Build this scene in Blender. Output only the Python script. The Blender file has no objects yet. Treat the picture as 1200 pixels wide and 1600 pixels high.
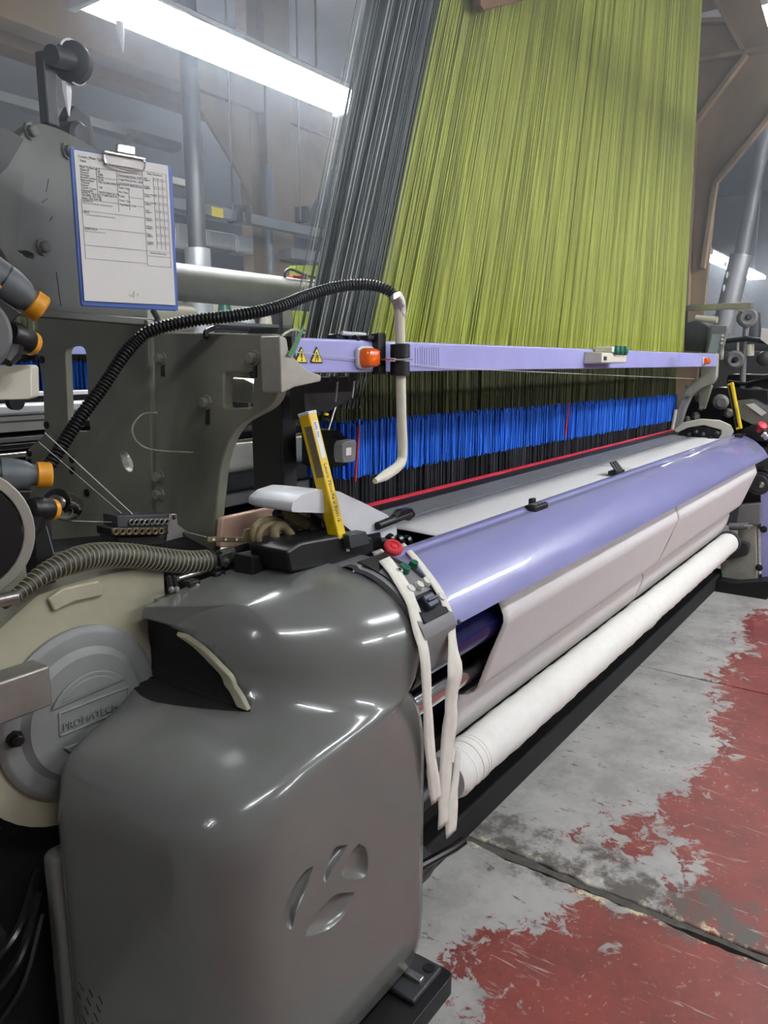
import bpy, bmesh, math, random
from mathutils import Vector, Matrix
random.seed(7)
S = bpy.context.scene
COL = S.collection
R = math.radians

# ------------------------------------------------------------------ camera
# world: X runs along the loom (away from the near end), Y to the back of the loom, Z up, metres
CAM_H, YAW, PITCH, FPX = 1.5, R(35.6), R(11.0), 1200.0
cd = bpy.data.cameras.new('camera'); co = bpy.data.objects.new('camera', cd); COL.objects.link(co)
FH = Vector((math.cos(YAW), math.sin(YAW), 0)); RT = Vector((math.sin(YAW), -math.cos(YAW), 0)); UP = Vector((0, 0, 1))
FW = FH*math.cos(PITCH) - UP*math.sin(PITCH); DN = -UP*math.cos(PITCH) - FH*math.sin(PITCH)
CP = Vector((0, 0, CAM_H))
co.matrix_world = Matrix(((RT.x, -DN.x, -FW.x, CP.x), (RT.y, -DN.y, -FW.y, CP.y), (RT.z, -DN.z, -FW.z, CP.z), (0, 0, 0, 1)))
cd.sensor_fit = 'VERTICAL'; cd.sensor_height = 36.0; cd.lens = 36.0*FPX/1600.0
cd.clip_start = 0.05; cd.clip_end = 100
S.camera = co

# ------------------------------------------------------------------ world, exposure
w = bpy.data.worlds.new('world'); S.world = w; w.use_nodes = True
bg = w.node_tree.nodes['Background']; bg.inputs[0].default_value = (0.78, 0.80, 0.82, 1); bg.inputs[1].default_value = 0.10
S.view_settings.view_transform = 'Standard'; S.view_settings.look = 'None'
S.view_settings.gamma = 1.0; S.view_settings.use_curve_mapping = False
S.view_settings.exposure = 1.1
LAMP_POWER = 60.0       # emission strength of the fluorescent tubes

# ------------------------------------------------------------------ helpers
def ray(x, y): return FW + RT*((x-600)/FPX) + DN*((y-800)/FPX)
def at(x, y, X=None, Y=None, Z=None, d=None):
    """the point of the place seen at a photo pixel, on a plane of known X, Y or Z (or at a known depth)"""
    v = ray(x, y)
    if d is not None: return CP + v*d
    if X is not None: t = (X-CP.x)/v.x
    elif Y is not None: t = (Y-CP.y)/v.y
    else: t = (Z-CP.z)/v.z
    return CP + v*t
def lin(c): return tuple((v/255/12.92 if v/255 <= .04045 else ((v/255+.055)/1.055)**2.4) for v in c)

class MB:
    def __init__(s): s.v = []; s.f = []
    def add(s, vs, fs):
        o = len(s.v); s.v += [Vector(p) for p in vs]; s.f += [tuple(o+i for i in f) for f in fs]; return s
    def box(s, a, b, M=None):
        x0, y0, z0 = (min(a[i], b[i]) for i in range(3)); x1, y1, z1 = (max(a[i], b[i]) for i in range(3))
        vs = [(x0,y0,z0),(x1,y0,z0),(x1,y1,z0),(x0,y1,z0),(x0,y0,z1),(x1,y0,z1),(x1,y1,z1),(x0,y1,z1)]
        if M: vs = [M @ Vector(p) for p in vs]
        return s.add(vs, [(0,3,2,1),(4,5,6,7),(0,1,5,4),(1,2,6,5),(2,3,7,6),(3,0,4,7)])
    def cyl(s, p0, p1, r, r2=None, n=20, caps=True):
        p0 = Vector(p0); p1 = Vector(p1); r2 = r if r2 is None else r2
        ax = (p1-p0).normalized(); a = ax.orthogonal().normalized(); b = ax.cross(a)
        vs = []
        for p, rr in ((p0, r), (p1, r2)):
            for i in range(n):
                t = 2*math.pi*i/n; vs.append(p + a*(rr*math.cos(t)) + b*(rr*math.sin(t)))
        fs = [(i, (i+1) % n, n+(i+1) % n, n+i) for i in range(n)]
        if caps: fs += [tuple(range(n-1, -1, -1)), tuple(range(n, 2*n))]
        return s.add(vs, fs)
    def lathe(s, o, ax, prof, n=40):
        """prof: (distance along axis, radius)"""
        o = Vector(o); ax = Vector(ax).normalized(); a = ax.orthogonal().normalized(); b = ax.cross(a)
        vs = []
        for h, r in prof:
            for i in range(n):
                t = 2*math.pi*i/n; vs.append(o + ax*h + a*(max(r, 1e-4)*math.cos(t)) + b*(max(r, 1e-4)*math.sin(t)))
        fs = [(k*n+i, k*n+(i+1) % n, (k+1)*n+(i+1) % n, (k+1)*n+i) for k in range(len(prof)-1) for i in range(n)]
        fs += [tuple(range(n-1, -1, -1)), tuple(range((len(prof)-1)*n, len(prof)*n))]
        return s.add(vs, fs)
    def tube(s, pts, r, n=10, closed=False):
        pts = [Vector(p) for p in pts]; m = len(pts); rs = r if isinstance(r, (list, tuple)) else [r]*m
        vs = []; a = None
        for k in range(m):
            t = (pts[min(k+1, m-1)] - pts[max(k-1, 0)]).normalized()
            if a is None: a = t.orthogonal().normalized()
            a = (a - t*a.dot(t)).normalized(); b = t.cross(a)
            for i in range(n):
                th = 2*math.pi*i/n; vs.append(pts[k] + a*(rs[k]*math.cos(th)) + b*(rs[k]*math.sin(th)))
        fs = [(k*n+i, k*n+(i+1) % n, (k+1)*n+(i+1) % n, (k+1)*n+i) for k in range(m-1) for i in range(n)]
        fs += [tuple(range(n-1, -1, -1)), tuple(range((m-1)*n, m*n))]
        return s.add(vs, fs)
    def prism(s, poly, d):
        """closed polygon of 3-D points pushed along the vector d"""
        p = [Vector(q) for q in poly]; d = Vector(d); n = len(p)
        nn = Vector((0, 0, 0))
        for i in range(n): nn += p[i].cross(p[(i+1) % n])
        if nn.dot(d) > 0: p.reverse()
        vs = p + [q + d for q in p]
        fs = [tuple(range(n)), tuple(range(2*n-1, n-1, -1))] + [(i, n+i, n+(i+1) % n, (i+1) % n) for i in range(n)]
        return s.add(vs, fs)
    def extrude_x(s, prof, x0, x1, closed=True):
        """(Y, Z) profile swept along the loom"""
        n = len(prof); vs = [(x0, y, z) for y, z in prof] + [(x1, y, z) for y, z in prof]
        fs = [(i, (i+1) % n, n+(i+1) % n, n+i) for i in range(n if closed else n-1)]
        if closed: fs += [tuple(range(n-1, -1, -1)), tuple(range(n, 2*n))]
        return s.add(vs, fs)
    def loft(s, rings, cap=True, closed=True):
        n = len(rings[0]); vs = [p for r in rings for p in r]
        fs = [(k*n+i, k*n+(i+1) % n, (k+1)*n+(i+1) % n, (k+1)*n+i) for k in range(len(rings)-1) for i in range(n if closed else n-1)]
        if cap: fs += [tuple(range(n-1, -1, -1)), tuple(range((len(rings)-1)*n, len(rings)*n))]
        return s.add(vs, fs)
    def mesh(s, name, sharp=35, recalc=True):
        me = bpy.data.meshes.new(name); me.from_pydata([tuple(v) for v in s.v], [], s.f); me.update()
        if recalc:
            bm = bmesh.new(); bm.from_mesh(me); bmesh.ops.recalc_face_normals(bm, faces=bm.faces); bm.to_mesh(me); bm.free()
        me.polygons.foreach_set('use_smooth', [True]*len(me.polygons)); me.set_sharp_from_angle(angle=R(sharp))
        return me
    def build(s, name, m, parent=None, bevel=0, seg=2, sharp=35, recalc=True, **props):
        o = bpy.data.objects.new(name, s.mesh(name, sharp, recalc)); COL.objects.link(o)
        o.data.materials.append(M[m] if isinstance(m, str) else m)
        if parent: o.parent = parent; o.matrix_parent_inverse = Matrix.Translation(-Vector(parent_origin(parent)))
        if bevel:
            b = o.modifiers.new('bevel', 'BEVEL'); b.width = bevel; b.segments = seg; b.limit_method = 'ANGLE'; b.angle_limit = R(40)
            b.harden_normals = False
        for k, v in props.items(): o[k] = v
        return o
def parent_origin(p):
    return Vector(p.location) if p.parent is None else Vector((0, 0, 0))
def thing(name, label, cat, loc=(0, 0, 0), group=None):
    o = bpy.data.objects.new(name, None); COL.objects.link(o); o.location = loc; o.empty_display_size = .05
    return tag(o, label, cat, group)
def tag(o, label=None, cat=None, group=None, kind=None):
    if label: o['label'] = label
    if cat: o['category'] = cat
    if group: o['group'] = group
    if kind: o['kind'] = kind
    return o
def rounded(poly, r, k=5):
    """round the corners of a closed polygon of Vectors"""
    out = []; n = len(poly)
    for i in range(n):
        p = Vector(poly[i]); a = Vector(poly[i-1]); b = Vector(poly[(i+1) % n])
        rr = r[i] if isinstance(r, (list, tuple)) else r
        if rr <= 0: out.append(p); continue
        ra = min(rr, (a-p).length*.48); rb = min(rr, (b-p).length*.48)
        s0 = p+(a-p).normalized()*ra; s1 = p+(b-p).normalized()*rb
        for j in range(k+1):
            t = j/k; out.append(s0*(1-t)**2 + p*2*t*(1-t) + s1*t*t)
    return out
def spline(pts, k=12):
    pts = [Vector(p) for p in pts]; out = []; n = len(pts)
    for i in range(n-1):
        p0 = pts[i-1] if i else pts[0]*2-pts[1]; p1 = pts[i]; p2 = pts[i+1]; p3 = pts[i+2] if i+2 < n else pts[-1]*2-pts[-2]
        for j in range(k):
            t = j/k
            out.append(.5*((2*p1)+(p2-p0)*t+(2*p0-5*p1+4*p2-p3)*t*t+(3*p1-p0-3*p2+p3)*t**3))
    return out+[pts[-1]]
def resample(pts, step):
    out = [pts[0].copy()]; acc = 0
    for i in range(len(pts)-1):
        a, b = pts[i], pts[i+1]; L = (b-a).length
        if L == 0: continue
        pos = step-acc
        while pos <= L: out.append(a+(b-a)*(pos/L)); pos += step
        acc = (acc+L) % step
    return out
def corrugated(path, r, pitch, depth, n=14):
    pts = resample(spline(path, 30), pitch/4); rs = [r + depth*(.5, 0.9, .5, -.9)[i % 4] for i in range(len(pts))]
    return MB().tube(pts, rs, n)
def bolt(mb, p, d, r, h=.008):
    d = Vector(d).normalized(); p = Vector(p)
    mb.lathe(p, d, [(-.002, r*1.45), (h*.35, r*1.45), (h*.35, r), (h, r), (h*1.15, r*.75)], 6 if r > .02 else 8)
    return mb
def text(s, size, m, origin, ux, uy, parent=None, name='lettering', depth=.0006, align='LEFT'):
    """flat lettering standing on the plane of ux (reading direction) and uy (up)"""
    cu = bpy.data.curves.new('t', 'FONT'); cu.body = s; cu.size = size; cu.extrude = depth; cu.align_x = align; cu.resolution_u = 2
    t = bpy.data.objects.new('t', cu); COL.objects.link(t); dg = bpy.context.evaluated_depsgraph_get(); dg.update()
    me = bpy.data.meshes.new_from_object(t.evaluated_get(dg)); bpy.data.objects.remove(t); bpy.data.curves.remove(cu)
    ux = Vector(ux).normalized(); uy = Vector(uy).normalized(); uz = ux.cross(uy); o = Vector(origin)
    me.transform(Matrix(((ux.x, uy.x, uz.x, o.x), (ux.y, uy.y, uz.y, o.y), (ux.z, uy.z, uz.z, o.z), (0, 0, 0, 1))))
    ob = bpy.data.objects.new(name, me); COL.objects.link(ob); me.materials.clear(); me.materials.append(M[m])
    if parent: ob.parent = parent; ob.matrix_parent_inverse = Matrix.Translation(-parent_origin(parent))
    return ob

# ------------------------------------------------------------------ materials
M = {}
def mat(name, c, rough=.5, metal=0., var=.12, scale=8., bump=0., spec=.5, c2=None, c2amt=.5, coat=0., emit=None, estr=0, stretch=None, trans=0, detail=6):
    m = bpy.data.materials.new(name); m.use_nodes = True; nt = m.node_tree; b = nt.nodes['Principled BSDF']
    L = nt.links.new
    tc = nt.nodes.new('ShaderNodeTexCoord'); mp = nt.nodes.new('ShaderNodeMapping'); L(tc.outputs['Object'], mp.inputs[0])
    if stretch: mp.inputs['Scale'].default_value = stretch
    n = nt.nodes.new('ShaderNodeTexNoise'); n.inputs['Scale'].default_value = scale; n.inputs['Detail'].default_value = detail; n.inputs['Roughness'].default_value = .62
    L(mp.outputs[0], n.inputs['Vector'])
    base = lin(c); dark = tuple(v*(1-var) for v in base); lite = tuple(min(1, v*(1+var)) for v in base)
    r = nt.nodes.new('ShaderNodeValToRGB'); L(n.outputs['Fac'], r.inputs[0])
    r.color_ramp.elements[0].position = .3; r.color_ramp.elements[1].position = .7
    r.color_ramp.elements[0].color = (*dark, 1); r.color_ramp.elements[1].color = (*lite, 1)
    out = r.outputs[0]
    if c2:
        n2 = nt.nodes.new('ShaderNodeTexNoise'); n2.inputs['Scale'].default_value = scale*.45; n2.inputs['Detail'].default_value = 8; L(mp.outputs[0], n2.inputs['Vector'])
        r2 = nt.nodes.new('ShaderNodeValToRGB'); L(n2.outputs['Fac'], r2.inputs[0]); r2.color_ramp.elements[0].position = .62-.3*c2amt; r2.color_ramp.elements[1].position = .72-.1*c2amt
        mx = nt.nodes.new('ShaderNodeMix'); mx.data_type = 'RGBA'; L(r2.outputs[0], mx.inputs['Factor']); L(out, mx.inputs['A']); mx.inputs['B'].default_value = (*lin(c2), 1)
        out = mx.outputs['Result']
    L(out, b.inputs['Base Color'])
    b.inputs['Roughness'].default_value = rough; b.inputs['Metallic'].default_value = metal; b.inputs['Specular IOR Level'].default_value = spec
    b.inputs['Coat Weight'].default_value = coat; b.inputs['Coat Roughness'].default_value = .04
    if trans: b.inputs['Transmission Weight'].default_value = trans
    if emit: b.inputs['Emission Color'].default_value = (*lin(emit), 1); b.inputs['Emission Strength'].default_value = estr
    if bump:
        bp = nt.nodes.new('ShaderNodeBump'); bp.inputs['Strength'].default_value = bump; bp.inputs['Distance'].default_value = .004
        L(n.outputs['Fac'], bp.inputs['Height']); L(bp.outputs[0], b.inputs['Normal'])
    M[name] = m; return m
mat('shell_grey', (106, 107, 103), .22, 0, .04, 5, coat=.35)
mat('disc_grey', (128, 129, 127), .5, 0, .06, 12, bump=.1)
mat('beige', (165, 161, 138), .42, 0, .10, 9, c2=(120, 116, 96), c2amt=.25, bump=.08)
mat('frame_green', (128, 129, 114), .48, .0, .10, 7, c2=(106, 106, 92), c2amt=.3, bump=.06)
mat('panel_green', (94, 95, 87), .5, .0, .08, 6, c2=(80, 80, 72), c2amt=.25)
mat('cast_edge', (160, 158, 146), .45, .2, .12, 20)
mat('lilac', (140, 140, 188), .3, 0, .03, 6, coat=.7)
mat('lilac_beam', (160, 160, 212), .35, 0, .05, 10, c2=(140, 140, 186), c2amt=.1)
mat('cloth_white', (214, 212, 210), .85, 0, .05, 60, bump=.25, stretch=(6, 1, 1))
mat('cloth_roll', (232, 231, 224), .8, 0, .03, 30, bump=.15)
mat('strip_white', (226, 222, 210), .85, 0, .06, 40, bump=.2)
mat('black', (18, 18, 19), .45, 0, .2, 20)
mat('black_gloss', (12, 12, 13), .2, 0, .2, 20)
mat('black_matt', (14, 14, 15), .8, 0, .2, 20)
mat('dark_grey', (52, 53, 55), .5, 0, .15, 14)
mat('mid_grey', (112, 112, 112), .5, 0, .12, 12)
mat('steel', (176, 174, 168), .32, .9, .14, 14)
mat('steel_dull', (150, 148, 140), .45, .75, .16, 12)
mat('chrome', (215, 215, 215), .12, 1, .05, 10)
mat('navy_roller', (38, 38, 92), .16, .35, .1, 10)
mat('white_plastic', (206, 208, 210), .35, 0, .04, 10)
mat('cream', (214, 210, 192), .45, 0, .06, 14)
mat('orange_lens', (228, 96, 10), .25, 0, .08, 30, coat=.4)
mat('feeder_orange', (214, 148, 32), .42, 0, .08, 30)
mat('feeder_grey', (82, 87, 90), .5, 0, .08, 90, bump=.1)
mat('yellow', (220, 186, 22), .38, 0, .06, 18, c2=(150, 126, 22), c2amt=.1)
mat('yellow_sign', (232, 214, 60), .5, 0, .05, 20)
mat('red', (196, 44, 52), .4, 0, .08, 20)
mat('red_strip', (196, 40, 58), .5, 0, .1, 30)
mat('green_button', (18, 96, 72), .4, 0, .1, 20)
mat('navy_button', (30, 36, 58), .45, 0, .1, 20)
mat('board_blue', (52, 84, 160), .38, 0, .08, 16)
mat('paper', (214, 213, 208), .8, 0, .03, 8)
mat('ink', (40, 40, 44), .8, 0, .05, 8)
mat('ink_light', (140, 140, 142), .8, 0, .05, 8)
mat('cord_green', (148, 156, 58), .7, 0, .22, 5, stretch=(3, 3, .2), detail=3)
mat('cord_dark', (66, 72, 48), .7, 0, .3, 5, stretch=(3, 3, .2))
mat('cord_grey', (84, 90, 88), .65, 0, .3, 5)
mat('cord_pale', (200, 205, 196), .6, 0, .1, 5)
mat('cord_olive_shaded', (78, 82, 48), .7, 0, .25, 8, stretch=(3, 3, .2))  # cord colour darkened to olive for the shade under the beam
mat('heddle_blue', (24, 104, 214), .55, 0, .25, 12, stretch=(4, 4, .2))
mat('heddle_dark', (44, 44, 50), .6, 0, .3, 12)
mat('tan_paint', (140, 120, 94), .55, 0, .10, 4, c2=(118, 100, 78), c2amt=.2)
mat('ceiling_white', (196, 200, 206), .8, 0, .05, 2)
mat('wall_grey', (88, 90, 92), .8, 0, .08, 2)
mat('pipe_grey', (128, 132, 138), .45, .3, .1, 6)
mat('duct', (168, 172, 176), .4, .6, .12, 6)
mat('hose_olive', (52, 50, 40), .5, 0, .15, 30)
mat('hose_rim', (168, 164, 140), .5, 0, .15, 30)
mat('tape', (120, 108, 78), .6, 0, .2, 40)
mat('salmon', (222, 184, 160), .7, 0, .06, 10)
mat('foil', (196, 194, 190), .3, .85, .2, 90, bump=.8)
mat('green_ribbon', (84, 130, 90), .5, 0, .1, 20)
mat('lime_sheet', (196, 216, 50), .7, 0, .08, 6)
mat('screen', (150, 168, 176), .3, 0, .08, 20)
mat('wood', (112, 78, 42), .6, 0, .2, 6, stretch=(1, 6, 6))
mat('lint', (222, 224, 226), .95, 0, .08, 60, bump=.6)
mat('weft', (190, 192, 186), .6, 0, .05, 5)
mat('tube_on', (255, 255, 255), .5, 0, .0, 5, emit=(246, 250, 255), estr=LAMP_POWER)
mat('tube_grey', (140, 138, 130), .5, .1, .1, 10)
mat('button_white', (206, 204, 196), .45, 0, .05, 20)

# ------------------------------------------------------------------ floor
def floor_material():
    m = bpy.data.materials.new('floor_paint'); m.use_nodes = True; nt = m.node_tree; L = nt.links.new; N = nt.nodes.new; b = nt.nodes['Principled BSDF']
    tc = N('ShaderNodeTexCoord')
    def noise(sc, det=8, rough=.65, stretch=None, off=0, dist=0):
        mp = N('ShaderNodeMapping'); L(tc.outputs['Object'], mp.inputs[0]); mp.inputs['Location'].default_value = (off, off*1.7, 0)
        if stretch: mp.inputs['Scale'].default_value = stretch
        n = N('ShaderNodeTexNoise'); n.inputs['Scale'].default_value = sc; n.inputs['Detail'].default_value = det; n.inputs['Roughness'].default_value = rough; n.inputs['Distortion'].default_value = dist
        L(mp.outputs[0], n.inputs['Vector']); return n.outputs['Fac']
    def math_(op, a, c):
        n = N('ShaderNodeMath'); n.operation = op
        for i, v in enumerate((a, c)):
            if isinstance(v, (int, float)): n.inputs[i].default_value = v
            else: L(v, n.inputs[i])
        return n.outputs[0]
    def ramp(v, p0, p1):
        r = N('ShaderNodeMapRange'); r.interpolation_type = 'SMOOTHSTEP'; L(v, r.inputs[0]); r.inputs[1].default_value = p0; r.inputs[2].default_value = p1; return r.outputs[0]
    def mix(f, a, c):
        n = N('ShaderNodeMix'); n.data_type = 'RGBA'; L(f, n.inputs['Factor'])
        for k, v in (('A', a), ('B', c)):
            if isinstance(v, tuple): n.inputs[k].default_value = (*lin(v), 1)
            else: L(v, n.inputs[k])
        return n.outputs['Result']
    sx = N('ShaderNodeSeparateXYZ'); L(tc.outputs['Object'], sx.inputs[0])
    # red paint lies on the walkway and is worn off along the loom
    edge = math_('MULTIPLY', math_('SUBTRACT', .60, sx.outputs['Y']), 1.1)
    big = math_('MULTIPLY', math_('SUBTRACT', noise(1.7, 6, .6, off=3.3), .5), 1.5)
    fine = math_('MULTIPLY', math_('SUBTRACT', noise(16, 10, .72, off=1.1, dist=.6), .5), 1.0)
    near = math_('MULTIPLY', math_('LESS_THAN', sx.outputs['X'], 1.965), .17)
    far = math_('MULTIPLY', math_('GREATER_THAN', sx.outputs['X'], 3.73), .10)
    s = math_('ADD', math_('ADD', math_('ADD', edge, big), fine), math_('ADD', near, far))
    red_mask = ramp(s, .0, .05)
    concrete = mix(ramp(noise(3.5, 8, .7, off=5), .35, .68), (172, 170, 165), (140, 138, 134))
    concrete = mix(ramp(noise(28, 8, .75, off=9, stretch=(1, .45, 1)), .57, .66), concrete, (96, 92, 88))
    redc = mix(ramp(noise(5, 8, .7, off=2), .3, .7), (142, 70, 61), (114, 60, 55))
    redc = mix(ramp(noise(42, 6, .7, off=12, dist=.8), .60, .67), redc, (160, 128, 120))
    col = mix(red_mask, concrete, redc)
    pale = ramp(math_('MULTIPLY', noise(22, 8, .7, off=17), ramp(math_('ABSOLUTE', math_('SUBTRACT', sx.outputs['X'], 1.97), 0), .16, .02)), .5, .58)
    col = mix(pale, col, (206, 196, 160))
    dirt = ramp(math_('MULTIPLY', noise(9, 9, .7, off=21), ramp(math_('ABSOLUTE', math_('SUBTRACT', sx.outputs['X'], 2.03), 0), .5, .0)), .4, .55)
    col = mix(dirt, col, (92, 86, 80))
    # fine hairline scratches
    scr = ramp(noise(60, 3, .5, off=31, stretch=(1, .08, 1), dist=1.5), .66, .70)
    col = mix(math_('MULTIPLY', scr, .6), col, (178, 166, 160))
    L(col, b.inputs['Base Color'])
    rr = N('ShaderNodeMapRange'); L(red_mask, rr.inputs[0]); rr.inputs[3].default_value = .62; rr.inputs[4].default_value = .36; L(rr.outputs[0], b.inputs['Roughness'])
    bp = N('ShaderNodeBump'); bp.inputs['Strength'].default_value = .35; bp.inputs['Distance'].default_value = .003
    L(math_('ADD', noise(30, 8, .7, off=7), red_mask), bp.inputs['Height']); L(bp.outputs[0], b.inputs['Normal'])
    M['floor_paint'] = m
floor_material()
mat('joint_fill', (78, 76, 70), .9, 0, .35, 26, bump=.6)
fl = MB().box((-6, -8, -.12), (24, 16, -.03)).build('floor', 'joint_fill'); fl['kind'] = 'structure'
JX = [-3.306, -1.549, .208, 1.965, 3.724, 5.481, 7.238]
ST = [-6]+JX+[24]
for i in range(len(ST)-1):
    x0, x1 = ST[i], ST[i+1]
    def edge(x, sgn):
        wide = .019 if abs(x-1.965) < .01 else .005
        pts = [(x, -8)]; y = -2.0; rnd = random.Random(int(x*1000)+sgn*7); d = 0
        while y < 2.0:
            d = .75*d+rnd.uniform(-1, 1)*wide*.33; pts.append((x+sgn*(wide+d), y)); y += .022
        return pts+[(x, 16)]
    ea = edge(x0, 1); eb = edge(x1, -1)
    poly = [Vector((p[0], p[1], -.045)) for p in ea] + [Vector((p[0], p[1], -.045)) for p in reversed(eb)]
    MB().prism(poly, (0, 0, .045)).build('slab', 'floor_paint', fl, bevel=.003, seg=1)
# grey mortar smeared over the wide joint
mb = MB(); rnd = random.Random(4); d0 = d1 = 0; A = []; B = []
y = -2.0
while y < 1.6:
    d0 = .8*d0+rnd.uniform(-.004, .004); d1 = .8*d1+rnd.uniform(-.005, .005)
    A.append(Vector((1.949+d0, y, -.04))); B.append(Vector((1.982+d1, y, -.04))); y += .025
mb.prism(A+B[::-1], (0, 0, .036)).build('mortar', 'joint_fill', fl)

# ------------------------------------------------------------------ ceiling, walls
o = MB().box((-6, -8, 5.1), (24, 16, 5.25)).build('ceiling', 'ceiling_white'); o['kind'] = 'structure'
o = MB().box((-6, 15.8, 0), (24, 16, 5.1)).build('wall_back', 'wall_grey'); o['kind'] = 'structure'
o = MB().box((23.8, -8, 0), (24, 15.8, 5.1)).build('wall_right', 'wall_grey'); o['kind'] = 'structure'

# ------------------------------------------------------------------ fluorescent lamps
def lamp(x0, x1, y, z, label, group='fluorescent ceiling lamps', wd=.17, tubes=2):
    t = thing('fluorescent_lamp', label, 'lamp', ((x0+x1)/2, y, z), group)
    prof = [(y-wd/2, z+.01), (y-wd*.28, z+.055), (y+wd*.28, z+.055), (y+wd/2, z+.01), (y+wd/2-.004, z+.006), (y-wd/2+.004, z+.006)]
    MB().extrude_x(prof, x0, x1).build('housing', 'white_plastic', t)
    for k in range(tubes):
        yy = y + (k-(tubes-1)/2)*wd*.55
        MB().cyl((x0+.05, yy, z-.022), (x1-.05, yy, z-.022), .016, n=12).build('tube', 'tube_on', t)
    for x in (x0+.02, x1-.05):
        MB().box((x, y-wd*.46, z-.04), (x+.03, y+wd*.46, z+.01)).build('end_cap', 'white_plastic', t, bevel=.004)
    for x in (x0+.3, x1-.3):
        MB().cyl((x, y, z+.05), (x, y, 5.1), .006, n=6).build('hanger', 'steel', t)
    return t
L1 = lamp(1.75, 3.28, 2.52, 2.75, 'bright fluorescent lamp hanging above the clipboard left of the green cords', wd=.24)
lamp(9.6, 12.9, 2.4, 2.75, 'distant lit fluorescent lamp behind the grey pipe at the far right', wd=.26)
lamp(4.9, 6.4, -.55, 2.9, 'fluorescent lamp over the walkway above the far half of the cloth roll')
lamp(2.5, 4.0, -.55, 2.9, 'fluorescent lamp over the walkway above the near half of the cloth roll')
lamp(7.0, 8.5, 1.45, 4.25, 'fluorescent lamp behind the far gantry, just cut by the top right corner')
lamp(2.0, 3.6, -3.2, 2.9, 'fluorescent lamp over the neighbouring walkway, nearer one')
lamp(4.2, 6.6, -3.2, 2.9, 'fluorescent lamp over the neighbouring walkway, farther one')
lamp(-3.2, -1.7, .6, 2.9, 'fluorescent lamp behind the photographer, over the end of the loom row', tubes=1)
lamp(-.1, 1.4, -.45, 2.9, 'added unseen fluorescent lamp that brightens the near end cover from above', tubes=1)  # lamp added to lighten the upward faces at the near end
lamp(5.2, 6.7, 6.4, 4.3, 'fluorescent lamp over the loom row behind, nearer one')
lamp(1.4, 2.9, 6.4, 4.3, 'fluorescent lamp over the loom row behind, at its left')

# ================================================================== the loom
LOOM = thing('jacquard_loom', 'long grey and lilac jacquard loom with a grey moulded end cover', 'loom', (1.35, 1.2, 0))

def boolean_cut(o, cutters):
    for c in cutters:
        md = o.modifiers.new('cut', 'BOOLEAN'); md.operation = 'DIFFERENCE'; md.object = c; md.solver = 'EXACT'; md.material_mode = 'TRANSFER'
    dg = bpy.context.evaluated_depsgraph_get(); dg.update()
    me = bpy.data.meshes.new_from_object(o.evaluated_get(dg)); o.modifiers.clear(); old = o.data; o.data = me
    for c in cutters: bpy.data.objects.remove(c)
    me.polygons.foreach_set('use_smooth', [True]*len(me.polygons)); me.set_sharp_from_angle(angle=R(32))

# ---- moulded end cover: plan outlines lofted upwards, a wide box below, a dome above
def resample_n(pts, n):
    L = [0]
    for i in range(len(pts)-1): L.append(L[-1]+(pts[i+1]-pts[i]).length)
    out = []; j = 0
    for k in range(n):
        t = L[-1]*k/(n-1)
        while j < len(L)-2 and L[j+1] < t: j += 1
        f = (t-L[j])/max(L[j+1]-L[j], 1e-9); out.append(pts[j]+(pts[j+1]-pts[j])*f)
    return out
def open_round(pts, rs, k=10):
    out = [Vector(pts[0])]
    for i in range(1, len(pts)-1):
        p = Vector(pts[i]); a = Vector(pts[i-1]); b = Vector(pts[i+1]); r = rs[i]
        s0 = p+(a-p).normalized()*min(r, (a-p).length*.49); s1 = p+(b-p).normalized()*min(r, (b-p).length*.49)
        for j in range(k+1):
            t = j/k; out.append(s0*(1-t)**2+p*2*t*(1-t)+s1*t*t)
    return out+[Vector(pts[-1])]
NP = 90
XR = 1.352
low = resample_n(open_round([(XR, 1.36, 0), (XR, .852, 0), (.765, .852, 0), (.700, 1.285, 0), (1.0, 1.33, 0), (1.1, 1.36, 0)], [0, .012, .13, .05, .03, 0]), NP)
upp = resample_n(open_round([(XR, 1.36, 0), (XR, .862, 0), (1.20, .885, 0), (1.045, .985, 0), (.985, 1.12, 0), (.955, 1.33, 0), (1.0, 1.345, 0), (1.1, 1.36, 0)], [0, .01, .12, .12, .10, .02, .01, 0]), NP)
rings = []
def ringz(wt, z, inset=0, tiltz=0):
    r = []
    for a, b in zip(low, upp):
        p = a*(1-wt)+b*wt
        if inset:
            q = Vector((min(max(p.x, 1.06), XR), 1.12, 0)) if p.y < 1.3 else Vector((p.x, 1.3, 0))
            if p.x > XR-.002: q.x = p.x
            p = p+(q-p)*inset
        # the box top falls a little towards the front, the dome falls to the left
        zz = z + tiltz*max(0, (p.y-1.0))*.10
        if wt == 1 and p.x < 1.24: zz -= (z-.86)*.20*min(1, ((1.24-p.x)/.26))**1.4
        r.append(Vector((p.x, p.y, zz)))
    return r
def bot(z, k):      # hem: front tucks under towards the bottom
    return [Vector((p.x+(.02*k if p.x < .9 else 0), p.y+(.05*k if p.y < .9 else 0), z)) for p in low]
rings += [bot(.045, 1), bot(.09, .45), bot(.16, .12), ringz(0, .24), ringz(0, .40), ringz(0, .55)]
for wt, z in ((.0, .655), (.02, .69), (.055, .72), (.12, .747), (.22, .766), (.35, .779), (.5, .788), (.65, .796), (.78, .806), (.88, .822), (.95, .845), (1, .875)):
    rings.append(ringz(wt, z, 0, 1 if .02 < wt < 1 else 0))
for ins, z in ((.03, .905), (.085, .935), (.17, .963), (.29, .988), (.44, 1.008), (.62, 1.022), (.82, 1.031), (.97, 1.035)):
    rings.append(ringz(1, z, ins))
head = MB().loft(rings).build('head_cover', 'shell_grey', LOOM, sharp=50)
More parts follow.
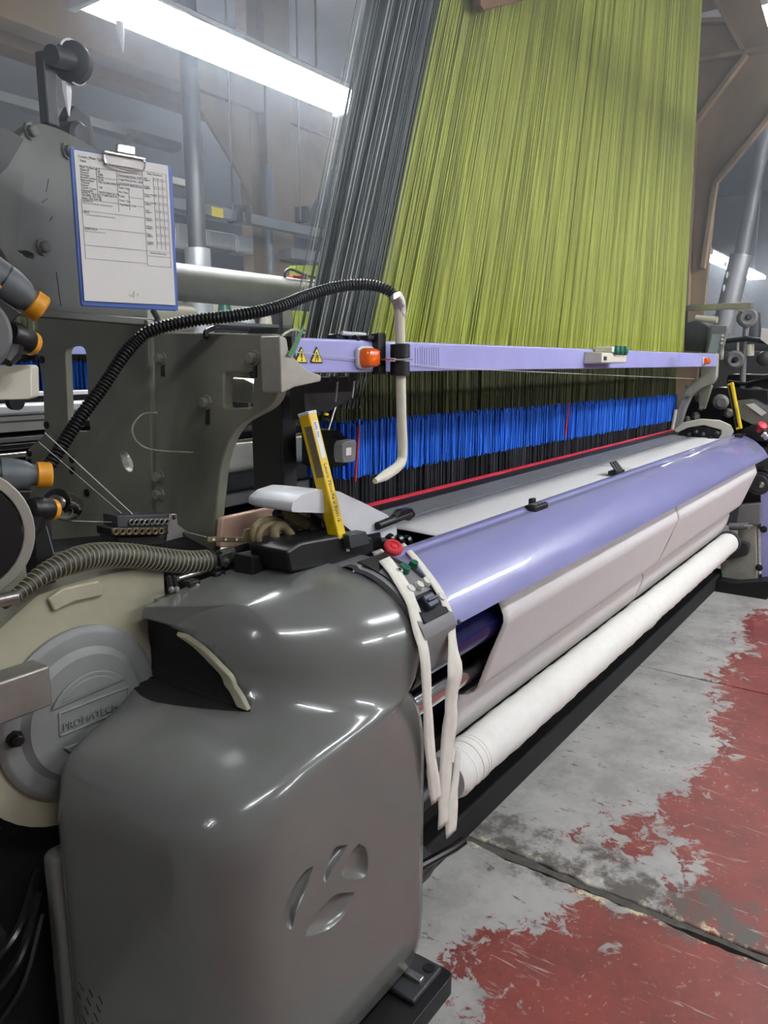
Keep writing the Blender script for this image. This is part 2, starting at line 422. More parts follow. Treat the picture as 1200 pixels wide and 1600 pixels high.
# arch cut around the rapier wheel, and the four petals of the emblem pressed into the front
WC = Vector((.806, 0, .828))
AP = [(392, 1118, 1.08), (388, 1105, 1.085), (377, 1083, 1.09), (360, 1056, 1.10), (337, 1030, 1.12), (312, 1006, 1.14), (286, 988, 1.17), (262, 976, 1.19), (240, 970, 1.2), (205, 966, 1.2), (180, 966, 1.2)]
from mathutils.bvhtree import BVHTree
bm_ = bmesh.new(); bm_.from_mesh(head.data); bvh = BVHTree.FromBMesh(bm_); bm_.free()
def on_cover(px, py):
    h = bvh.ray_cast(CP, ray(px, py).normalized()); return h[0], h[1]
AZ = []
for x, y, yy in AP:
    h, _ = on_cover(x, y); AZ.append(h if h else at(x, y, Y=yy))
arc = [Vector((p.x, .95, p.z)) for p in AZ]
arc = [Vector((arc[0].x+.004, .95, .826))]+[p for p in arc if p.z > .83]+[Vector((arc[-1].x-.1, .95, arc[-1].z)), Vector((arc[-1].x-.1, .95, .826))]
# where the uncut skin lies along the arch, for the beige rim
def skin_y(p):
    h = bvh.ray_cast(Vector((p.x, .3, p.z)), Vector((0, 1, 0)))
    return h[0].y if h[0] else 1.15
cut = MB().prism(arc, (0, .5, 0)).build('cutter', 'black_matt')  # cut walls blackened to give the shade inside the cover
cuts = [cut]
def petal(pp):
    q = [at(400+x/3.75, 1280+y/3.75, Y=.852) for x, y in pp]
    c = sum(q, Vector())/len(q); q = resample_n(spline(q+[q[0]], 6), 36)[:-1]
    rg = [[Vector((c.x+(p.x-c.x)*s, yy, c.z+(p.z-c.z)*s)) for p in q] for s, yy in ((1.1, .838), (1.0, .850), (.93, .853), (.84, .858), (.66, .864), (.35, .867))]
    return MB().loft(rg).build('cutter', 'shell_grey')
cuts.append(petal([(345, 262), (285, 300), (200, 430), (165, 560), (185, 650), (212, 650), (235, 560), (285, 440)]))
cuts.append(petal([(545, 142), (465, 162), (425, 250), (393, 350), (408, 375), (445, 305), (505, 215)]))
cuts.append(petal([(605, 138), (650, 170), (662, 270), (632, 350), (500, 350), (510, 290), (560, 190)]))
cuts.append(petal([(590, 420), (470, 435), (370, 530), (300, 630), (288, 695), (430, 650), (530, 550)]))
boolean_cut(head, cuts); head.modifiers.new('normals', 'WEIGHTED_NORMAL')
# rim of the arch, beige edge
rg = []; ap = resample_n(spline([Vector((p.x, 0, p.z)) for p in AZ[:7] if p.z > .826], 8), 26)
cen = Vector((.86, 0, .80))
for p in ap:
    yy = skin_y(p+(p-cen).normalized()*.006); dd = (cen-p).normalized()*.011
    rg.append([Vector((p.x, yy-.001, p.z)), Vector((p.x, yy-.001, p.z))+dd, Vector((p.x, yy+.03, p.z))+dd, Vector((p.x, yy+.03, p.z))])
MB().loft(rg).build('arch_rim', 'beige', head, bevel=.002)
# black box put in for the shade inside the cover behind the arch
MB().box((1.0, 1.37, .60), (1.34, 1.42, .98)).build('inner_shade_box', 'black_matt', LOOM, bevel=.01)
mb = MB(); mb.lathe((1.15, 1.30, .80), (0, -1, 0), [(0, .10), (.03, .10), (.03, .075), (.05, .07), (.05, .03), (.08, .03)], 28); mb.build('drive_wheel', 'black', LOOM)
# screw at the ledge and ventilation slots
p = at(343, 1137, Z=.795); bolt(MB(), p, (0, 0, 1), .011, .012).build('screw', 'black', head)
vs = MB()
e0 = at(125, 1540, X=.742); ey = at(140, 1548, X=.742)-e0
for i in range(4):
    for j in range(3):
        px, py = 127+15*j-3.5*i, 1542+10.5*j+13.5*i
        a, n_ = on_cover(px-3, py-7); b, _ = on_cover(px+3, py+6)
        if a and b: vs.tube([a-n_*.0022, b-n_*.0022], .003, 6)
vs.build('vent_slots', 'black_matt', head, kind='stuff')
# seam line of the back half of the cover
MB().box((.706, 1.285, .03), (.90, 1.34, .56)).build('rear_cover', 'shell_grey', LOOM, bevel=.02, seg=4)
MB().box((-.1, 1.42, 0), (.95, 1.60, .58)).build('lower_machine', 'black_matt', LOOM, bevel=.02)
for k in range(9):
    p = Vector((random.uniform(.45, .72), 1.40, random.uniform(.25, .6))); MB().lathe(p, (-.3, -1, random.uniform(-.3, .3)), [(-.05, .045), (.02, .045), (.03, .03), (.05, .028), (.05, .01)], 10).build('dark_fitting', 'black' if k % 2 else 'dark_grey', LOOM)
for k in range(3): MB().tube(spline([(.30, 1.38, .5-.1*k), (.45, 1.30, .42-.08*k), (.60, 1.28, .45-.06*k), (.70, 1.34, .52-.05*k)], 8), .009, 8).build('floor_cable', 'black_gloss', LOOM)
# foot
ft = MB().prism(rounded([Vector((1.12, .80, 0)), Vector((1.41, .80, 0)), Vector((1.41, .92, 0)), Vector((1.12, 1.2, 0))], .02), (0, 0, .05)).build('foot', 'black', LOOM, bevel=.008)
MB().box((1.27, .825, .05), (1.395, .905, .065)).build('foot_plate', 'dark_grey', ft, bevel=.005)
MB().cyl((1.372, .848, .06), (1.372, .848, .068), .014, n=16).build('bolt_hole', 'black_matt', ft)
MB().box((1.318, .84, .06), (1.338, .885, .074)).build('hinge_pin', 'steel', ft, bevel=.002)

# ---- rapier wheel housing (beige) with its grey round cover
HY = 1.345
def hp(x, y, Y=HY): return at(x, y, Y=Y)
hc = hp(125, 1110)
out = []
for a in range(150, 391, 8):      # round bottom
    out.append(Vector((hc.x+.232*math.cos(R(a)), HY, hc.z+.232*math.sin(R(a)))))
top = [hp(258, 1040), hp(258, 1000), hp(248, 985), hp(249, 965), hp(259, 953), hp(256, 892), hp(235, 886), hp(165, 898), hp(100, 916), hp(60, 930), hp(20, 965), hp(-30, 1010)]
outl = [p for p in out if p.z < hc.z+.1]+top
hs = MB().prism(outl, (0, .22, 0)).build('wheel_housing', 'beige', LOOM, bevel=.022, seg=4)
mb = MB(); mb.prism([hp(72, 935, 1.343), hp(95, 918, 1.343), hp(150, 906, 1.343), hp(158, 915, 1.343), hp(158, 930, 1.343), hp(112, 940, 1.343), hp(82, 955, 1.343)], (0, -.008, 0)).build('housing_ridge', 'beige', hs, bevel=.006, seg=3)
disc = MB().lathe(hc+Vector((0, .01, 0)), (0, -1, 0), [(0, .176), (.018, .176), (.026, .168), (.028, .162), (.028, .136), (.034, .128), (.040, .122), (.041, .06), (.041, 0)], 72).build('wheel_disc', 'disc_grey', LOOM, sharp=28)
DF = HY+.01-.041
def ridge(pts, nm, closed=True, r=.0032, parent=disc):
    q = [at(x, y, Y=DF) for x, y in pts]
    q = q+[q[0]] if closed else q
    MB().tube(q, r, 8).build(nm, 'disc_grey', parent)
def arcpx(cx, cz, r, a0, a1, k=14): return [Vector((cx+r*math.cos(R(a0+(a1-a0)*i/k)), DF, cz+r*math.sin(R(a0+(a1-a0)*i/k)))) for i in range(k+1)]
# raised lens shapes and name plate
def raised(poly, nm, h=.005, m='disc_grey', bev=.003):
    MB().prism(poly, (0, -h, 0)).build(nm, m, disc, bevel=bev, seg=3)
seg1 = arcpx(hc.x+.005, hc.z-.01, .098, 35, 150)
raised(seg1, 'upper_lens')
MB().prism([p*1.0 for p in arcpx(hc.x+.005, hc.z-.004, .082, 42, 143)], (0, -.0065, 0)).build('lens_inset', 'disc_grey', disc, bevel=.002)
pl = [hp(92, 1115, DF), hp(200, 1073, DF), hp(202, 1105, DF), hp(94, 1150, DF)]
for i in range(4):
    MB().tube([pl[i], pl[(i+1) % 4]], .003, 8).build('plate_border', 'disc_grey', disc)
seg2 = arcpx(hc.x+.02, hc.z+.012, .10, 215, 320)
raised(seg2, 'lower_lens')
ux = (pl[1]-pl[0]).normalized()
text('PROMATECH', .021, 'disc_grey', pl[3]+Vector((.006, -.0005, .008)), (pl[2]-pl[3]), (0, 0, 1), disc, 'embossed_lettering', .0025)
for x, y in ((22, 1154), (236, 1068)):
    p = hp(x, y, HY-.018); bolt(MB(), p, (0, -1, 0), .011, .018).build('screw', 'black', disc)
# square steel arm in front of the disc
a0 = at(-40, 1085, Y=1.20); ar = MB()
pa = at(78, 1040, Y=1.22); pb = at(78, 1104, Y=1.22)
ar.box((.30, 1.22, pb.z), (pa.x, 1.275, pa.z)).build('square_arm', 'steel_dull', LOOM, bevel=.004)

# ---- breast cover (lilac) and control strip
prof_out = [(1.10, 1.012), (1.085, 1.030), (1.065, 1.040), (1.045, 1.040), (1.034, 1.033), (1.01, 1.030), (.975, 1.018), (.94, .998), (.908, .972), (.882, .945), (.864, .92), (.856, .90)]
def spl2(pr, k=5): return [(p.x, p.y) for p in spline([Vector((a, b, 0)) for a, b in pr], k)]
po = spl2(prof_out); pi_ = [(y+.010, z-.006) for y, z in reversed(po)]
XC0, XC1 = 1.478, 5.46
bc = MB().extrude_x(po+pi_, XC0, XC1).build('breast_cover', 'lilac', LOOM, sharp=50)
for px, py in ((688, 907), (722, 972)):
    p = at(px, py, X=XC0+.02); 
    j = min(range(len(po)), key=lambda i: (Vector((0, po[i][0], po[i][1]))-Vector((0, p.y, p.z))).length)
    MB().lathe((XC0+.02, po[j][0], po[j][1]), (0, -.7, .7), [(-.004, .006), (.003, .006), (.005, .003)], 10).build('screw', 'dark_grey', bc)
# black band where the far end of the cover is worn
j = 34
MB().prism([Vector((5.22, po[j][0]-.001, po[j][1]+.001)), Vector((5.34, po[j][0]-.001, po[j][1]+.001)), Vector((5.34, po[j+9][0]-.001, po[j+9][1]+.001)), Vector((5.22, po[j+9][0]-.001, po[j+9][1]+.001))], (0, -.001, .001)).build('worn_sticker', 'mid_grey', bc)
# control strip between the end cover and the lilac cover
ps = [(1.14, 1.030)]+[(y-.002, z+.004) for y, z in po[3:]]+[(.862, .86), (.866, .82)]
cs = MB().extrude_x(ps+[(y+.014, z-.008) for y, z in reversed(ps)], XR-.004, XC0+.004).build('control_panel', 'mid_grey', LOOM, sharp=50)
def on_panel(px, py):
    """point and normal of the strip's curved face where the photo shows a button"""
    best = None
    for i in range(len(ps)-1):
        for f in (0, .25, .5, .75):
            y = ps[i][0]+(ps[i+1][0]-ps[i][0])*f; z = ps[i][1]+(ps[i+1][1]-ps[i][1])*f
            t = at(px, py, Y=y); e = abs(t.z-z)
            if best is None or e < best[0]:
                n = Vector((0, -(ps[i+1][1]-ps[i][1])*-1, 0)); d = Vector((0, ps[i+1][0]-ps[i][0], ps[i+1][1]-ps[i][1])).normalized()
                nn = Vector((0, d.z, -d.y)); nn = nn if nn.y < 0 or nn.z > 0 else -nn
                if nn.z < 0: nn = -nn
                best = (e, Vector((t.x, y, z)), nn)
    return best[1], best[2]
MB().prism([Vector((XR+.012, ps[i][0], ps[i][1]+.0)) for i in (10, 16, 22, 28, 34, 40, 46)]+[Vector((XC0-.012, ps[i][0], ps[i][1])) for i in (46, 40, 34, 28, 22, 16, 10)], (0, -.004, .004)).build('button_plate', 'black', cs, bevel=.001)
def button(px, py, r, h, m, nm, collar='black', ring=None):
    p, n = on_panel(px, py)
    b = MB().lathe(p, n, [(-.004, r*1.12), (h*.45, r*1.12), (h*.45, r), (h*.9, r), (h, r*.85), (h*.92, r*.6), (h*.92, 0)], 28).build(nm, m, cs)
    return b
p, n = on_panel(612, 862)
es = MB().lathe(p+Vector((0, 0, .002)), Vector((-.22, -.55, .80)), [(-.02, .016), (.004, .016), (.006, .021), (.010, .0245), (.016, .0245), (.020, .021), (.0205, .013), (.018, .0125), (.018, .008), (.0205, .0075), (.021, 0)], 32).build('emergency_button', 'red', cs, sharp=30)
button(622, 896, .0085, .012, 'button_white', 'ring_button'); button(622, 896, .004, .0135, 'black', 'ring_centre')
button(630, 893, .013, .016, 'green_button', 'green_button'); button(645, 885, .010, .014, 'green_button', 'green_button')
button(639, 923, .0105, .013, 'button_white', 'white_button'); button(653, 917, .010, .013, 'button_white', 'white_button')
button(664, 911, .0105, .013, 'button_white', 'white_button'); button(686, 936, .0105, .013, 'button_white', 'white_button')
p, n = on_panel(666, 944)
Mx = Matrix.Translation(p) @ n.to_track_quat('Z', 'X').to_matrix().to_4x4()
MB().box((-.017, -.022, -.004), (.017, .022, .02), Mx).build('selector_switch', 'navy_button', cs, bevel=.004)
MB().box((-.004, -.02, .02), (.004, .02, .026), Mx).build('selector_grip', 'navy_button', cs, bevel=.002)
# latches on the lilac cover
for nm, px, py in (('cover_latch', 838, 797),):
    p = at(px, py, Y=1.03); 
    lt = MB().prism(rounded([p+Vector((-.055, -.02, .0)), p+Vector((.055, -.02, 0)), p+Vector((.06, .02, 0)), p+Vector((-.05, .022, 0))], .012), (0, 0, .02)).build('cover_latch', 'black', LOOM, bevel=.003)
    for k in (-.025, 0, .025): MB().box((p.x+k-.008, p.y-.012, p.z+.02), (p.x+k+.008, p.y+.012, p.z+.024)).build('latch_key', 'mid_grey', lt, bevel=.002)
    MB().box((p.x+.0, p.y+.015, p.z+.0), (p.x+.03, p.y+.03, p.z+.035)).build('latch_tab', 'black', lt, bevel=.003)
p = at(963, 738, Z=1.04)
lt = MB().box((p.x-.05, p.y-.02, 1.035), (p.x+.05, p.y+.02, 1.05)).build('cover_clip', 'black', LOOM, bevel=.003)
for k in (-.03, .0, .03): MB().prism([Vector((p.x+k-.012, p.y-.015, 1.05)), Vector((p.x+k+.012, p.y-.015, 1.05)), Vector((p.x+k+.006, p.y+.012, 1.085)), Vector((p.x+k-.012, p.y+.012, 1.085))], (0, .008, 0)).build('clip_tooth', 'black', lt, bevel=.002)
p = at(1160, 681, Y=1.02); lt = MB().tube([p+Vector((-.12, 0, 0)), p+Vector((.16, -.01, .01))], .008, 8).build('cover_handle', 'black', LOOM)
MB().box((p.x-.15, p.y-.02, p.z-.012), (p.x-.08, p.y+.02, p.z+.02)).build('handle_foot', 'black', lt, bevel=.003)

# ---- rollers below the cover, base beam
MB().cyl((1.40, .958, .80), (5.42, .958, .80), .052, n=40).build('take_up_roller', 'navy_roller', LOOM)
MB().cyl((1.40, 1.0, .655), (5.42, 1.0, .655), .038, n=32).build('guide_roller', 'chrome', LOOM)
MB().cyl((1.40, 1.07, .60), (5.42, 1.07, .60), .025, n=24).build('press_roller', 'steel', LOOM)
for (y, z, r) in ((.958, .80, .060), (1.0, .655, .048)):
    MB().lathe((1.372, y, z), (1, 0, 0), [(0, r*.6), (.01, r), (.05, r), (.06, r*.7), (.09, r*.6)], 24).build('roller_bearing', 'black', LOOM)
MB().box((1.42, 1.075, 0), (5.55, 1.22, .10)).build('base_beam', 'black_matt', LOOM, bevel=.01)
MB().box((1.42, 1.13, .10), (5.55, 1.30, .40)).build('base_shield', 'black_matt', LOOM, bevel=.02)
MB().box((1.42, 1.17, .40), (5.5, 1.22, .98)).build('inner_beam', 'navy_roller', LOOM, bevel=.01)
# near cloth roll carrier: black bracket by the floor
a = at(670, 1285, Y=1.0)
br = MB(); br.prism(rounded([Vector((1.40, .93, .22)), Vector((1.40, 1.2, .30)), Vector((1.40, 1.2, .16)), Vector((1.40, .97, .14))], .02), (.16, 0, 0)); br.build('roll_bracket', 'black', LOOM, bevel=.006)
MB().tube([(1.47, .95, .235), (1.62, .93, .215), (1.66, .92, .22)], .012, 10).build('bracket_lever', 'black_gloss', LOOM)
MB().box((1.38, 1.0, .45), (1.50, 1.1, .78)).build('side_plate', 'black', LOOM, bevel=.01)

# ---- woven cloth, two panels side by side, and the roll
SLIT = 3.47
cl = [(1.292, 1.031), (1.2, 1.031), (1.08, 1.026), (1.04, 1.01), (.99, .99), (.94, .955), (.918, .93), (.906, .905), (.899, .88), (.890, .855), (.883, .836), (.880, .82), (.887, .80), (.917, .718), (.946, .636), (.953, .616), (.966, .597), (.985, .585), (1.005, .579), (1.022, .574), (1.027, .564), (1.023, .55), (1.019, .53), (1.03, .48), (1.05, .42)]
def cloth(name, x0, x1, label, ragged=False):
    n = 1 if not ragged else 1
    mb = MB(); k = len(cl); vs = []; fs = []
    xs = [x0+(x1-x0)*i/40 for i in range(41)]
    for i, x in enumerate(xs):
        for j, (y, z) in enumerate(cl):
            xx = x
            if i == 0: xx = x+(random.uniform(-.006, .006) if 6 < j < 16 else 0)
            vs.append((xx, y, z))
    for i in range(40):
        for j in range(k-1): fs.append((i*k+j, (i+1)*k+j, (i+1)*k+j+1, i*k+j+1))
    mb.add(vs, fs); o = mb.build(name, 'cloth_white', None, sharp=60)
    s = o.modifiers.new('thick', 'SOLIDIFY'); s.thickness = .0012
    return tag(o, label, 'fabric', 'woven cloth panels')
cloth('woven_cloth', 1.78, SLIT-.004, 'near white cloth panel coming from under the lilac cover beside the control buttons')
cloth('woven_cloth', SLIT+.004, 5.26, 'far white cloth panel beyond the slit, towards the far end of the loom')
rl = thing('cloth_roll', 'white roll of woven cloth on the take-up shaft above the floor', 'fabric roll', (3.4, 1.005, .29))
def roll(x0, x1, r, nm):
    pr = []; n = 60
    for i in range(n+1):
        t = i/n; rr = r+.0012*math.sin(i*1.7)+.001*math.sin(i*.53+1)
        if i == 0 or i == n: rr = r-.006
        pr.append(((x1-x0)*t, rr))
    return MB().lathe((x0, 1.007, .357), (1, 0, 0), pr, 48).build(nm, 'cloth_roll', rl, sharp=60)
roll(1.70, SLIT+.02, .0685, 'cloth_wrap'); roll(SLIT-.05, 5.23, .0665, 'cloth_wrap')
MB().lathe((SLIT-.06, 1.007, .357), (1, 0, 0), [(0, .068), (.01, .0715), (.03, .0725), (.05, .0715), (.07, .07), (.085, .066)], 48).build('overlap_fold', 'cloth_roll', rl)
for x in (1.745, 1.757, 1.80, 1.83, 1.845): MB().lathe((x, 1.007, .357), (1, 0, 0), [(0, .068), (.0015, .0702), (.003, .068)], 48).build('wrap_edge', 'cloth_roll', rl)
MB().cyl((1.50, 1.007, .357), (5.40, 1.007, .357), .03, n=24).build('shaft', 'black', rl)
MB().lathe((5.235, 1.007, .357), (1, 0, 0), [(0, .07), (.012, .075), (.02, .075), (.03, .05)], 32).build('end_flange', 'dark_grey', rl)

# ---- side frame plates at the near end (they face the camera end of the loom)
FX = 1.29
def pf(pts, X=FX): return [at(x, y, X=X) for x, y in pts]
def plate(name, pts, m, th, X=FX, holes=(), r=.012, parent=None, bevel=.004):
    o = MB().prism(rounded(pf(pts, X), r), (th, 0, 0)).build(name, m, parent or LOOM)
    if holes:
        cs_ = [MB().prism([p+Vector((-.05, 0, 0)) for p in rounded(pf(h, X), hr)], (th+.1, 0, 0)).build('cutter', m) for h, hr in holes]
        boolean_cut(o, cs_)
    if bevel:
        b = o.modifiers.new('bevel', 'BEVEL'); b.width = bevel; b.segments = 2; b.limit_method = 'ANGLE'; b.angle_limit = R(50)
    return o
front = plate('front_side_frame', [(240, 519), (437, 522), (437, 604), (425, 636), (385, 655), (364, 672), (345, 720), (330, 870), (243, 872)], 'frame_green', .032,
              holes=[([(350, 582), (396, 580), (395, 637), (349, 638)], .012)], r=[.01, .03, .02, .04, .05, .05, .05, .0, .0])
MB().prism(pf([(350, 590), (380, 592), (396, 600), (396, 630), (362, 628)], FX+.05), (.04, 0, 0)).build('latch_block', 'steel_dull', front, bevel=.003)
rear = plate('rear_side_frame', [(57, 484), (231, 500), (240, 872), (40, 862), (40, 706), (70, 678), (67, 600), (60, 560)], 'frame_green', .022,
             holes=[([(101, 541), (134, 541), (139, 660), (142, 674), (112, 674), (106, 660)], .03), ([(186, 705), (196, 702), (209, 725), (206, 739), (194, 733)], .02)], r=.01)
for x, y in ((66, 562), (73, 664), (113, 718), (113, 735), (136, 770), (46, 708), (46, 722)):
    p = at(x, y, X=FX-.001); MB().cyl(p, p+Vector((-.004, 0, 0)), .011, n=14).build('bolt_hole', 'black', rear)
for x, y, slot in ((253, 560, 28), (323, 629, 34), (397, 560, 30), (250, 745, 0), (250, 772, 0)):
    p = at(x, y, X=FX); bolt(MB(), p, (-1, 0, 0), .0135, .016).build('bolt', 'frame_green', front)
    if slot:
        q = at(x+2, y+slot, X=FX-.0005); MB().tube([at(x+2, y+10, X=FX), q], .006, 8).build('slot', 'black', front)
# cast bracket that carries the lilac beam
q = [at(437, 524, Y=1.17), at(448, 528, Y=1.17), at(452, 552, Y=1.17), at(482, 580, Y=1.17), at(502, 586, Y=1.17), at(502, 596, Y=1.17), at(460, 605, Y=1.17), at(440, 615, Y=1.17)]
MB().prism(rounded(q, .006), (0, .06, 0)).build('beam_bracket', 'cast_edge', LOOM, bevel=.006, seg=3)

# ---- lilac cross beam
BX0, BX1 = 1.32, 5.36
beam = MB().box((BX0, 1.195, 1.476), (BX1, 1.275, 1.556)).build('cross_beam', 'lilac_beam', LOOM, bevel=.006, seg=3)
MB().box((BX0, 1.1935, 1.478), (BX1, 1.1955, 1.490)).build('beam_lip', 'lilac_beam', beam)
MB().box((BX0-.012, 1.19, 1.474), (BX0, 1.28, 1.558)).build('beam_end_cap', 'black', beam)
def sign(px, kind):
    a = at(px-10.5, 567, Y=1.1945); b = at(px+10.5, 568, Y=1.1945); c = at(px, 540, Y=1.1945)
    sg = MB().prism(rounded([a, b, c], .006), (0, -.001, 0)).build('warning_sign', 'black', beam)
    g = (a+b+c)/3; t = [g+(p-g)*.78+Vector((0, -.0014, 0)) for p in (a, b, c)]
    MB().prism(rounded(t, .004), (0, -.001, 0)).build('sign_face', 'yellow_sign', sg)
    u = Vector((1, 0, 0)); z = Vector((0, 0, 1)); f = g+Vector((0, -.0026, 0))
    h = (c.z-a.z)
    m = MB()
    if kind == 0:
        m.prism([f+z*h*.34-u*.002, f+z*h*.34+u*.002, f-z*h*.06+u*.0012, f-z*h*.06-u*.0012], (0, -.0008, 0)); m.cyl(f-z*h*.16, f-z*h*.16+Vector((0, -.0008, 0)), .002, n=10)
    else:
        m.tube([f+z*h*.30-u*.002, f+z*h*.1, f-z*h*.02+u*.004, f-z*h*.2+u*.002], .0013, 6); m.tube([f+z*h*.08, f-z*h*.08-u*.004, f-z*h*.2-u*.007], .0012, 6); m.tube([f+z*h*.2, f+z*h*.12+u*.006], .001, 6)
    m.build('sign_symbol', 'black', sg)
sign(470, 0); sign(494, 1)
def beacon(px, py, w_, h_, nm='beacon'):
    c = at(px, py, Y=1.195)
    b = MB().prism(rounded([c+Vector((-w_*1.15, 0, -h_*1.2)), c+Vector((w_*1.1, 0, -h_*1.15)), c+Vector((w_*1.1, 0, h_*1.2)), c+Vector((-w_*1.15, 0, h_*1.2))], h_*.8), (0, -.012, 0)).build(nm, 'white_plastic', LOOM, bevel=.003)
    rg = []
    base = rounded([c+Vector((-w_, 0, -h_)), c+Vector((w_, 0, -h_)), c+Vector((w_, 0, h_)), c+Vector((-w_, 0, h_))], h_*.75, 6)
    for s, d in ((1, .010), (.99, .018), (.95, .026), (.86, .032), (.62, .037), (.2, .039)):
        rg.append([c+(p-c)*s+Vector((0, -d, 0)) for p in base])
    ln = MB().loft(rg).build('lens', 'orange_lens', b, sharp=40)
    for k in range(5):
        z = c.z-h_*.6+h_*.3*k
        MB().tube([(c.x-w_*.7, 1.195-.0345, z), (c.x+w_*.7, 1.195-.0345, z)], .0018, 6).build('lens_rib', 'orange_lens', ln)
beacon(568, 559, .032, .024); beacon(1099, 564, .034, .020)
# pale rubbed patch left by a removed sticker
mb = MB()
for i in range(11):
    x0 = 649+i*3.6; mb.tube([at(x0, 541+random.uniform(0, 4), Y=1.1945), at(x0+random.uniform(-1, 1), 575, Y=1.1945)], .0006, 4)
mb.build('sticker_residue', 'mid_grey', beam)
# switch box on the beam
a = at(922, 552, Y=1.17); b = at(962, 579, Y=1.17)
sb = MB().prism(rounded([Vector((a.x, 1.195, 1.495)), Vector((a.x, 1.195, 1.545)), Vector((a.x, 1.12, 1.54)), Vector((a.x, 1.12, 1.50))], .006), (.30, 0, 0)).build('switch_box', 'cream', LOOM, bevel=.003)
MB().box((a.x+.10, 1.115, 1.54), (a.x+.30, 1.19, 1.565)).build('switch_lid', 'cream', sb, bevel=.004)
for k in range(3): MB().lathe((a.x+.145+k*.055, 1.118, 1.55), (0, -1, .1), [(0, .02), (.006, .02), (.014, .017), (.016, .01)], 14).build('key', 'green_button', sb)
MB().box((a.x+.02, 1.117, 1.51), (a.x+.05, 1.121, 1.525)).build('label_plate', 'dark_grey', sb)
# small spring clamps on top of the beam
for px, L_ in ((530, .03), (548, .022)):
    p = at(px, 524, Y=1.24); cb = MB().box((p.x-.03, 1.225, 1.556), (p.x+.008, 1.255, 1.570)).build('clamp', 'black', LOOM, bevel=.004)
    MB().cyl((p.x-.015, 1.22, 1.572), (p.x+L_, 1.21, 1.570), .0052, n=12).build('clamp_roller', 'white_plastic', cb)
    MB().cyl((p.x+L_-.008, 1.21, 1.562), (p.x+L_-.008, 1.195, 1.560), .007, n=12).build('clamp_knob', 'black', cb)
# thin wire under the beam
MB().tube([at(440, 548, Y=1.185), at(700, 575, Y=1.187), at(880, 583, Y=1.19), at(1085, 592, Y=1.20)], .0011, 6).build('guide_wire', 'weft', LOOM)
# pipe clamp on the beam
pc = at(615, 555, Y=1.16)
pcl = MB().box((pc.x-.045, 1.175, 1.47), (pc.x-.012, 1.20, 1.575)).build('pipe_clamp', 'black', LOOM, bevel=.003)
MB().box((pc.x-.075, 1.185, 1.556), (pc.x-.012, 1.24, 1.568)).build('clamp_arm', 'black', pcl, bevel=.003)
for z in (1.53, 1.485): MB().lathe((at(625, 555, Y=1.15).x, 1.15, z-.018), (0, 0, 1), [(0, .024), (.002, .026), (.034, .026), (.036, .024)], 20).build('clamp_ring', 'black', pcl)
MB().box((pc.x-.04, 1.13, 1.506), (pc.x+.045, 1.17, 1.510)).build('clamp_gap', 'steel', pcl)

# ---- heddle zone under the beam: rods, reed, race
MB().extrude_x([(1.405, 1.030), (1.405, 1.040), (1.445, 1.048), (1.445, 1.02)], 1.70, 5.42).build('reed_cap', 'black', LOOM)
rd = MB().extrude_x([(1.292, 1.028), (1.292, 1.034), (1.405, 1.037), (1.405, 1.028)], 1.72, 5.40).build('reed', 'mid_grey', LOOM)
MB().extrude_x([(1.443, 1.034), (1.443, 1.052), (1.455, 1.056), (1.455, 1.034)], 1.66, 5.44).build('red_strip', 'red_strip', LOOM)
MB().extrude_x([(1.46, .80), (1.46, 1.035), (1.62, 1.035), (1.62, .80)], 1.62, 5.5).build('shed_tray', 'black_matt', LOOM)
MB().extrude_x([(1.30, .72), (1.30, 1.0), (1.44, 1.0), (1.44, .72)], 1.62, 5.5).build('sley_beam', 'dark_grey', LOOM, bevel=.01)
# red selvedge cords in the blue heddles
for px in (560, 888):
    MB().tube([at(px+1, 665 if px < 600 else 628, Y=1.452), at(px-5, 752 if px < 600 else 683, Y=1.45)], .0045, 6).build('red_cord', 'red_strip', LOOM)

# ------------------------------------------------------------------ harness cords, heddles (nobody could count them)
XL, XE = 1.80, 5.60
HARN = thing('jacquard_harness', 'curtain of yellow-green harness cords with blue heddles hanging through the loom', 'harness', (3.7, 1.5, 1.02))
def strands(name, m, n, f, r, label=None, cat=None, sides=3, parent=None):
    vs = []; fs = []
    for i in range(n):
        pts = f(); rr = r*random.uniform(.75, 1.3); o0 = len(vs); th0 = random.uniform(0, 6.28)
        for p in pts:
            for k in range(sides):
                th = th0+2*math.pi*k/sides; vs.append((p[0]+rr*math.cos(th), p[1]+rr*math.sin(th), p[2]))
        for j in range(len(pts)-1):
            for k in range(sides): fs.append((o0+j*sides+k, o0+j*sides+(k+1) % sides, o0+(j+1)*sides+(k+1) % sides, o0+(j+1)*sides+k))
    me = bpy.data.meshes.new(name); me.from_pydata(vs, [], fs); me.update()
    me.polygons.foreach_set('use_smooth', [True]*len(me.polygons))
    o = bpy.data.objects.new(name, me); COL.objects.link(o); me.materials.append(M[m]); o['kind'] = 'stuff'
    if label: tag(o, label, cat)
    if parent: o.parent = parent; o.matrix_parent_inverse = Matrix.Translation(-parent_origin(parent))
    return o
ZT = 4.6
def cord(u, v, z):
    """position of a cord (u along the loom 0..1, v through the harness 0..1) at height z"""
    xb = XL+(XE-XL)*u; xt = 3.02+(5.50-3.02)*u
    yb = 1.47+.17*v; yt = 1.50+.30*v
    t = (z-1.40)/(ZT-1.40)
    return (xb+(xt-xb)*t, yb+(yt-yb)*t, z)
def col_u():      # cords come in columns, with narrow gaps between
    while True:
        u = random.random()
        c = u*34
        if (c % 1) > .045 or random.random() < .25: return u
def f_front():
    u = .03+.97*col_u(); v = random.random()**1.6; return [cord(u, v, 1.49), cord(u+random.uniform(-.002, .002), v, 2.2), cord(u, v, ZT)]
